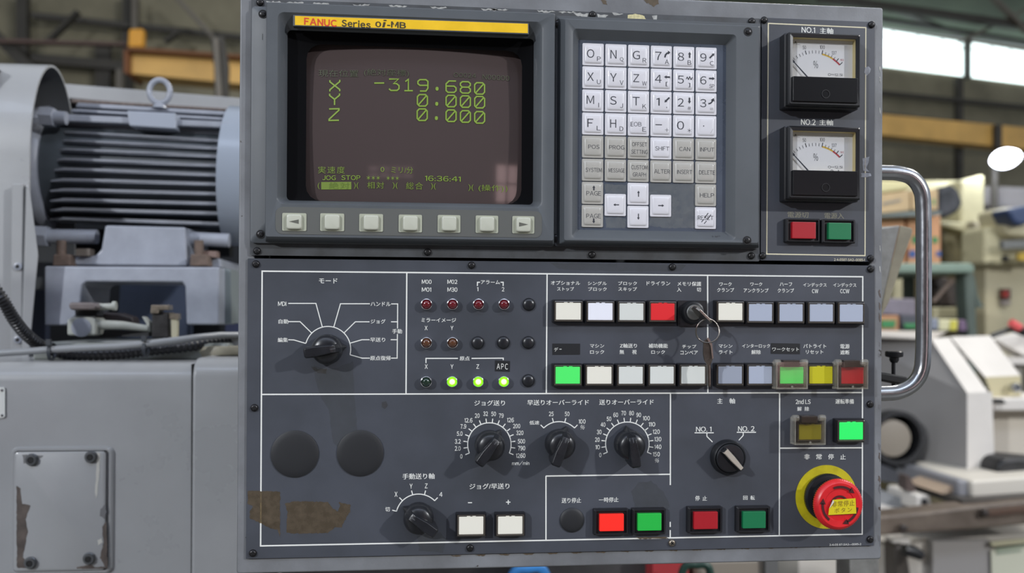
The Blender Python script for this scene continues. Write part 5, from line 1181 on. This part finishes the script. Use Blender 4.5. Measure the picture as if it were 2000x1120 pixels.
# indicator lamps
M_ledred = mat('lamp_red_off', (98, 22, 30), .12, coat=.6); M_amber = mat('lamp_amber_off', (86, 54, 36), .12, coat=.6); M_gnoff = mat('lamp_green_off', (26, 46, 36), .12, coat=.6)
M_gnlit = mat('lamp_green_lit', (90, 230, 30), .3, emit=1.5, ecol=(128, 255, 20))
LM = {}; M_core = mat('lamp_core_lit', (220, 255, 150), .3, emit=3.0, ecol=(214, 255, 120))
def led(px, py, m, lab):
    c = Q(px, py, 0)
    if 'b' not in LM:
        mb = MB(); mb.lathe((0, 0, 0), [(.0048, 0), (.0048, .0036), (.0045, .0044), (.0040, .0046), (.0036, .0040), (.0034, .0026)], 28, cap1=False)
        o = obj('indicator_lamp', mb, M_chrome, op, smooth=40, origin=(0, 0, 0)); LM['b'] = o.data; WL[o.name] = c; o.location = c-WL[op.name]
    else: o = place('indicator_lamp', LM['b'], c, op)
    tag(o, lab)
    mb = MB(); mb.lathe(c, [(.0036, .002), (.0035, .0034), (.0029, .0046), (.0018, .0053), (.0006, .0056)], 24); obj('lamp_lens', mb, m, o, smooth=180)
    if m is M_gnlit:
        mb = MB(); mb.lathe(c, [(.0023, .0047), (.0021, .0054), (.0012, .0060), (.0004, .0062)], 20); obj('glowing_core', mb, M_core, o, smooth=180)
for p, m_, lb in (((832.9, 594.9), M_ledred, 'unlit red lamp under M00 M01'), ((883.5, 594.9), M_ledred, 'unlit red lamp under M02 M30'), ((933.9, 594.9), M_ledred, 'unlit red lamp of alarm 1'), ((983.6, 594.9), M_ledred, 'unlit red lamp of alarm 2'),
                  ((832.7, 669.8), M_amber, 'unlit amber lamp under X'), ((883.5, 669.8), M_amber, 'unlit amber lamp under Y'), ((832.2, 745.8), M_gnoff, 'unlit dark green lamp under X'),
                  ((882.6, 745.5), M_gnlit, 'lit green lamp under Y'), ((933.4, 745.5), M_gnlit, 'lit green lamp under Z'), ((983, 745.3), M_gnlit, 'lit green lamp under the APC label')): led(*p, m_, lb)
def plug(px, py, rpx, dome, lab=None):
    c = Q(px, py, 0); r_ = rpx*.000432; mb = MB()
    mb.lathe(c, [(r_, 0), (r_, .0008), (r_*.94, .0008+dome*.35), (r_*.75, .0008+dome*.75), (r_*.4, .0008+dome*.95), (r_*.1, .0008+dome)], 40)
    obj('hole_plug', mb, M_blackmatt if rpx > 20 else M_knob, op, smooth=50, label=lab)
for p in ((1032.8, 595), (933, 669.8), (983, 669.4), (1031.8, 669.4), (1031.6, 743.8)): plug(*p, 12.3, .0022)
plug(576, 887, 43.5, .0012, 'large round black plug, left one'); plug(703.7, 885.5, 43, .0012, 'large round black plug, right one'); plug(1117, 1016.3, 23.3, .0014, 'round black plug under the feed stop caption')
# buttons
for i, (cx, cy, col, w_, h_, lb) in enumerate((
    (1110.2, 608.4, 'cream', 48, 32, 'cream optional stop button'), (1172.7, 609, 'white', 47, 32, 'white single block button'), (1233.4, 609.4, 'offwhite', 46, 31.5, 'off-white block skip button'), (1294.5, 609.4, 'red', 45.5, 31.5, 'bright red dry run button'),
    (1426.9, 609.4, 'cream', 46, 31.5, 'cream work clamp button'), (1485.6, 611, 'bluegrey', 44.5, 31.5, 'pale blue-grey work unclamp button'), (1545.4, 611.3, 'bluegrey', 44.5, 31.5, 'pale blue-grey half clamp button'), (1604.4, 611.6, 'bluegrey', 44.5, 31.5, 'pale blue-grey index CW button'), (1663, 612, 'bluegrey', 44.5, 31.5, 'pale blue-grey index CCW button'),
    (1109, 733.5, 'green', 47, 32, 'bright green button under the worn tape label'), (1170.6, 733.5, 'cream', 47, 32, 'cream machine lock button'), (1232.2, 733.5, 'offwhite', 46, 32, 'off-white Z axis ignore button'), (1293, 733.3, 'offwhite', 45.5, 32, 'off-white auxiliary lock button'), (1354, 733.2, 'offwhite', 45.5, 32, 'off-white chip conveyor button'),
    (1426.2, 733, 'grey', 45.5, 32, 'smudged grey machine light button'), (1485.4, 733, 'bluegrey', 44.5, 32, 'pale blue-grey interlock release button'), (1603.7, 733, 'yellow', 44.5, 31.5, 'olive yellow signal light reset button'), (1662.7, 842.3, 'litgreen', 45.5, 32, 'lit green ready button'))):
    button(op, cx, cy, col, w_, h_, lb)
button(op, 1546.7, 733.4, 'green', 45, 31, 'green button under a clear flip guard', guard=(1516, 703, 1578, 761)); button(op, 1665.2, 734, 'deepred', 43, 30, 'dark red power cut button under a clear flip guard', guard=(1635, 703, 1696, 761))
button(op, 1582.5, 844.4, 'dullyellow', 43, 28, 'olive yellow release button under a clear flip guard', guard=(1552, 812, 1613, 870))
button(op, 920.3, 1027.2, 'cream', 47, 34, 'cream jog minus button', ow=13, oh=13); button(op, 996.6, 1026.7, 'cream', 47, 33.5, 'cream jog plus button', ow=13, oh=13)
button(op, 1195, 1021.6, 'litred', 46.5, 32, 'bright red feed hold button', ow=22, oh=18, rim=False); button(op, 1269, 1020.5, 'midgreen', 45.5, 32, 'green start button', ow=20, oh=18, rim=False)
button(op, 1378.8, 1017.5, 'darkred', 46, 32, 'dark red spindle stop button', ow=22, oh=18, rim=False); button(op, 1473.4, 1016.3, 'darkgreen', 44, 31, 'dark green spindle rotate button', ow=22, oh=18, rim=False)
# rotary knobs: angle of the pointer
def knob(cx, cy, ang, lab):
    c = Q(cx, cy, 0); a = math.radians(ang); d = Vector((cos(a), 0, sin(a))); n = Vector((-sin(a), 0, cos(a)))
    mb = MB(); mb.lathe(c, [(.0120, 0), (.0122, .006), (.0119, .011), (.0110, .015), (.009, .017), (.004, .0175)], 40)
    o = obj('rotary_knob', mb, M_knob, op, smooth=50, label=lab)
    mb = MB(); rings = []
    for hgt, tip, nose, wf, wb_, tail in ((.0006, .0158, .0112, .0036, .0046, .0140), (.006, .0152, .0110, .0036, .0048, .0146), (.010, .0125, .0105, .0036, .0048, .0156), (.0165, .0106, .0098, .0034, .0046, .0166), (.0205, .0078, .0074, .0032, .0042, .0168), (.0222, .0040, .0038, .0026, .0036, .0158)):
        pr = [(tip, 0), (nose, wf), (.003, wf*1.12), (-.006, wb_*1.02), (-tail*.96, wb_*.95), (-tail, wb_*.6), (-tail, -wb_*.6), (-tail*.96, -wb_*.95), (-.006, -wb_*1.02), (.003, -wf*1.12), (nose, -wf)]
        rings.append([c+d*u+n*v+Vector((0, -hgt, 0)) for u, v in pr])
    mb.loft(rings); obj('knob_grip', mb, M_knob, o, smooth=32, bevel=.0006)
    mb = MB(); p = c+Vector((0, -.02085, 0)); q = [p+d*.0078+n*.0003, p+d*.0078-n*.0003, p+d*.0035-n*.0003+Vector((0, -.0012, 0)), p+d*.0035+n*.0003+Vector((0, -.0012, 0))]; mb.prism(q, (0, -.00025, 0)); obj('pointer_line', mb, mat('pointer_grey', (70, 70, 74), .5) if 'pointer_grey' not in MATS else MATS['pointer_grey'], o)
knob(640.5, 682.5, 9, 'mode selector knob turned to the right'); knob(817.5, 1010, 145, 'manual feed axis knob pointing upper left'); knob(955.8, 868.8, 53, 'jog feed knob pointing upper right')
knob(1092, 866.5, 68, 'rapid override knob pointing slightly right'); knob(1226.5, 867.3, 98, 'feed override knob pointing up')
# spindle selector with chromed lever
c = Q(1420, 893, 0); mb = MB(); mb.lathe(c, [(.0148, 0), (.0148, .004), (.0138, .0065), (.0126, .0075), (.0120, .0068), (.0118, .005)], 44, cap1=False); so = obj('spindle_selector', mb, M_blackplast, op, smooth=40, label='round black selector switch with a chromed lever')
mb = MB(); mb.lathe(c, [(.0119, .003), (.0119, .0082), (.011, .0092), (.004, .0095)], 40); obj('selector_disc', mb, M_knob, so, smooth=40)
a = math.radians(133); d = Vector((cos(a), 0, sin(a))); n = Vector((-sin(a), 0, cos(a)))
mb = MB(); rings = []
for hgt, u0, u1, w_ in ((.0085, .0108, -.0118, .0036), (.0125, .0108, -.0122, .0030), (.0160, .0100, -.0112, .0024)):
    rings.append([c+d*u0+n*w_*.9-Vector((0, hgt, 0)), c+n*w_*1.1-Vector((0, hgt, 0)), c+d*u1+n*w_*.8-Vector((0, hgt, 0)), c+d*u1-n*w_*.8-Vector((0, hgt, 0)), c-n*w_*1.1-Vector((0, hgt, 0)), c+d*u0-n*w_*.9-Vector((0, hgt, 0))])
mb.loft(rings); obj('selector_lever', mb, M_blackplast, so, bevel=.0007)
mb = MB(); rings = []
for hgt, w_ in ((.0158, .0024), (.0168, .0018)):
    v = Vector((0, -hgt, 0)); rings.append([c+d*.0100+n*w_+v, c+n*w_+v, c-d*.0104+n*w_*.7+v, c-d*.0104-n*w_*.7+v, c-n*w_+v, c+d*.0100-n*w_+v])
mb.loft(rings); mb.prism([c+d*.0108+n*.0026+Vector((0, -.0100, 0)), c+d*.0108-n*.0026+Vector((0, -.0100, 0)), c+d*.0098-n*.0024+Vector((0, -.0166, 0)), c+d*.0098+n*.0024+Vector((0, -.0166, 0))], d*-.001)
obj('chrome_inlay', mb, mat('lever_chrome', (206, 198, 184), .3, metal=.55), so)
# emergency stop
c = Q(1613.5, 971, 0); mb = MB(); R_ = 62*.000435
mb.lathe(c, [(R_, 0), (R_, .0007), (.0195, .0007)], 64); eo = obj('emergency_stop', mb, mat('ring_yellow', (182, 168, 12), .5, var=.18, vscale=90), op, smooth=40, label='red mushroom emergency stop on a yellow ring')
mb = MB(); mb.lathe(c, [(.0198, .0006), (.0200, .0015), (.0200, .0040), (.0188, .0058), (.0165, .0062)], 120, mod=lambda j, k: 1+(.012 if k % 2 else 0)*(j in (1, 2, 3))); obj('collar', mb, M_blackplast, eo, smooth=30)
mb = MB(); mb.lathe(c, [(.0160, .005), (.0148, .0075), (.0140, .018), (.0150, .019)], 40); obj('neck', mb, mat('neck_black', (18, 18, 20), .25), eo, smooth=40)
HH = 27.0; ce = Q(1640.5, 987.3, HH); cb = Vector((ce.x, 0, ce.z)); rf = 48.3*.000412
M_red = mat('stop_red', (206, 30, 36), .35, var=.08, vscale=120)
mb = MB(); mb.lathe(cb, [(.0150, .0185), (.0190, .0195), (rf*1.02, .0215), (rf*1.035, .0238), (rf*.985, .0262), (rf*.90, .0272), (rf*.66, .0268), (rf*.64, .0262), (rf*.3, .0264), (rf*.05, .0264)], 144, mod=lambda j, k: 1+(.03 if k % 2 else 0)*(j in (2, 3)))
mh = obj('mushroom_head', mb, M_red, eo, smooth=35)
M_arr = mat('arrow_dark_red', (64, 16, 20), .5)
for k in range(3):
    a0 = 112-120*k; mb = MB(); n_ = 12; r0, r1 = rf*.70, rf*.80; off = Vector((0, -.02745, 0))
    P_ = lambda a, r_: cb+off+Vector((r_*cos(math.radians(a)), 0, r_*sin(math.radians(a))))
    for i in range(n_):
        b0, b1 = a0-58*i/n_, a0-58*(i+1)/n_; mb.poly([P_(b0, r0), P_(b1, r0), P_(b1, r1), P_(b0, r1)])
    mb.poly([P_(a0-56, r0*.90), P_(a0-74, (r0+r1)/2*1.04), P_(a0-56, r1*1.10)]); obj('turn_arrow', mb, M_arr, mh)
mb = MB(); mb.lathe(cb, [(rf*.40, .0266), (rf*.38, .0275), (rf*.33, .0275), (rf*.31, .0266)], 40, cap0=False, cap1=False); obj('centre_ring', mb, M_arr, mh, smooth=40)
mb = MB(); q = [Q(1627, 977, HH+1), Q(1671, 974, HH+1), Q(1672.6, 1003.8, HH+1), Q(1618, 1006.8, HH+1), Q(1619.5, 994, HH+1)]; mb.prism(q, (0, .0003, 0)); st = obj('sticker', mb, mat('sticker_yellow', (206, 188, 26), .4), mh, label='creased yellow sticker lettered in brown')
M_bk = mat('sticker_ink', (128, 100, 22), .5)
text(st, '非常停止', 1625, 1669, 978.5, 990, HH+1.15, M_bk, 0, 'lettering', slope=.05, ls=1.1); text(st, 'ボタン', 1630, 1664, 992.5, 1001.5, HH+1.15, M_bk, 0, 'lettering', slope=.05, ls=1.3)
mb = MB(); mb.poly([Q(1619.5, 994, HH+1.6), Q(1627, 977, HH+1.2), Q(1629.5, 981, HH+2), Q(1624, 989, HH+2)]); obj('curled_corner', mb, mat('sticker_back', (190, 184, 170), .5), mh)
# key switch
mb = MB(); x0, x1, z0, z1 = rect(1324, 587.5, 1381, 637, 2.5); mb.loft([rr(x0, x1, z0, z1, .0006, y, 2) for y in (0, -.0025)]); ks = obj('key_switch', mb, M_house2, op, label='black square key switch with a steel lock face')
c = Q(1351.5, 610.5, 2.5); mb = MB(); mb.lathe(c, [(.0098, 0), (.0098, .0035), (.0085, .0055), (.0068, .006)], 36); obj('switch_barrel', mb, M_blackplast, ks, smooth=40)
mb = MB(); mb.lathe(c, [(.0064, .0055), (.0064, .0068), (.0058, .0074), (.001, .0074)], 32); obj('lock_face', mb, mat('lock_steel', (150, 152, 150), .35, metal=.9), ks, smooth=30)
# key in the switch: seen nearly edge-on, bow slanting down right
M_keym = mat('key_metal', (160, 154, 148), .3, metal=1., var=.15, vscale=200)
kc = Q(1351.5, 609.5, 2.5); kc.y = -.0099; d = Vector((cos(math.radians(-44)), 0, sin(math.radians(-44)))); n = Vector((-d.z, 0, d.x)); f_ = Vector((0, -1, 0))
def keymb(o_, d_, f_, n_, th):
    """o_: shoulder point, d_: across the bow, f_: along the key away from the blade, n_: thickness"""
    mb = MB(); pr = [(-.0015, -.006), (.0015, -.006), (.0015, 0), (.004, .001), (.0088, .0035), (.0098, .009), (.0088, .0155), (.006, .018), (-.006, .018), (-.0088, .0155), (-.0098, .009), (-.0088, .0035), (-.004, .001), (-.0015, 0)]
    mb.prism([o_+d_*u+f_*v-n_*th/2 for u, v in pr], n_*th); return mb
k1 = obj('cabinet_key', keymb(kc+d*.0042, d, f_, n, .0022), M_keym, bevel=.0004, label='flat steel key turned in the black key switch', cat='key')
# ring and hanging key
rc = Q(1382, 646.5, 24.5); rR = 23.3*.000413; mb = MB()
mb.tube([rc+Vector((rR*cos(q), .0012*sin(2*q), rR*sin(q))) for q in [2*pi*k/48 for k in range(49)]], .00062, 8, cap=False)
obj('key_ring', mb, mat('ring_wire', (140, 134, 128), .3, metal=1.), smooth=180, label='thin wire key ring hanging from the key in the switch', cat='key ring')
M_keyd = mat('key_dark_metal', (104, 96, 90), .35, metal=.85, var=.3, vscale=200)
kp = [(1379, 663), (1384, 665), (1391, 675), (1393, 700), (1390, 709), (1388.5, 713), (1389, 754), (1386.5, 757.5), (1383.5, 754), (1381.5, 713), (1376, 704), (1373.5, 690), (1374.5, 668)]
mb = MB(); mb.prism([P(a, b, -.0245+(b-663)*.00003) for a, b in kp], (0, .0019, 0)); sk_ = obj('spare_key', mb, M_keyd, bevel=.0004, label='second dark steel key hanging below the wire ring', cat='key')
mb = MB(); mb.prism([P(a, b, -.0252) for a, b in [(1380, 661), (1384, 660), (1391, 672), (1393.5, 700), (1391, 702), (1388, 676)]], (0, .0006, 0)); obj('bow_edge', mb, M_keym, sk_)
mb = MB(); mb.prism([P(a, b, -.0232) for a, b in [(1385.5, 714), (1387, 714), (1387.5, 752), (1386, 752)]], (0, .0004, 0)); obj('blade_groove', mb, M_keym, sk_)
bpy.data.objects.remove(_to, do_unlink=True)
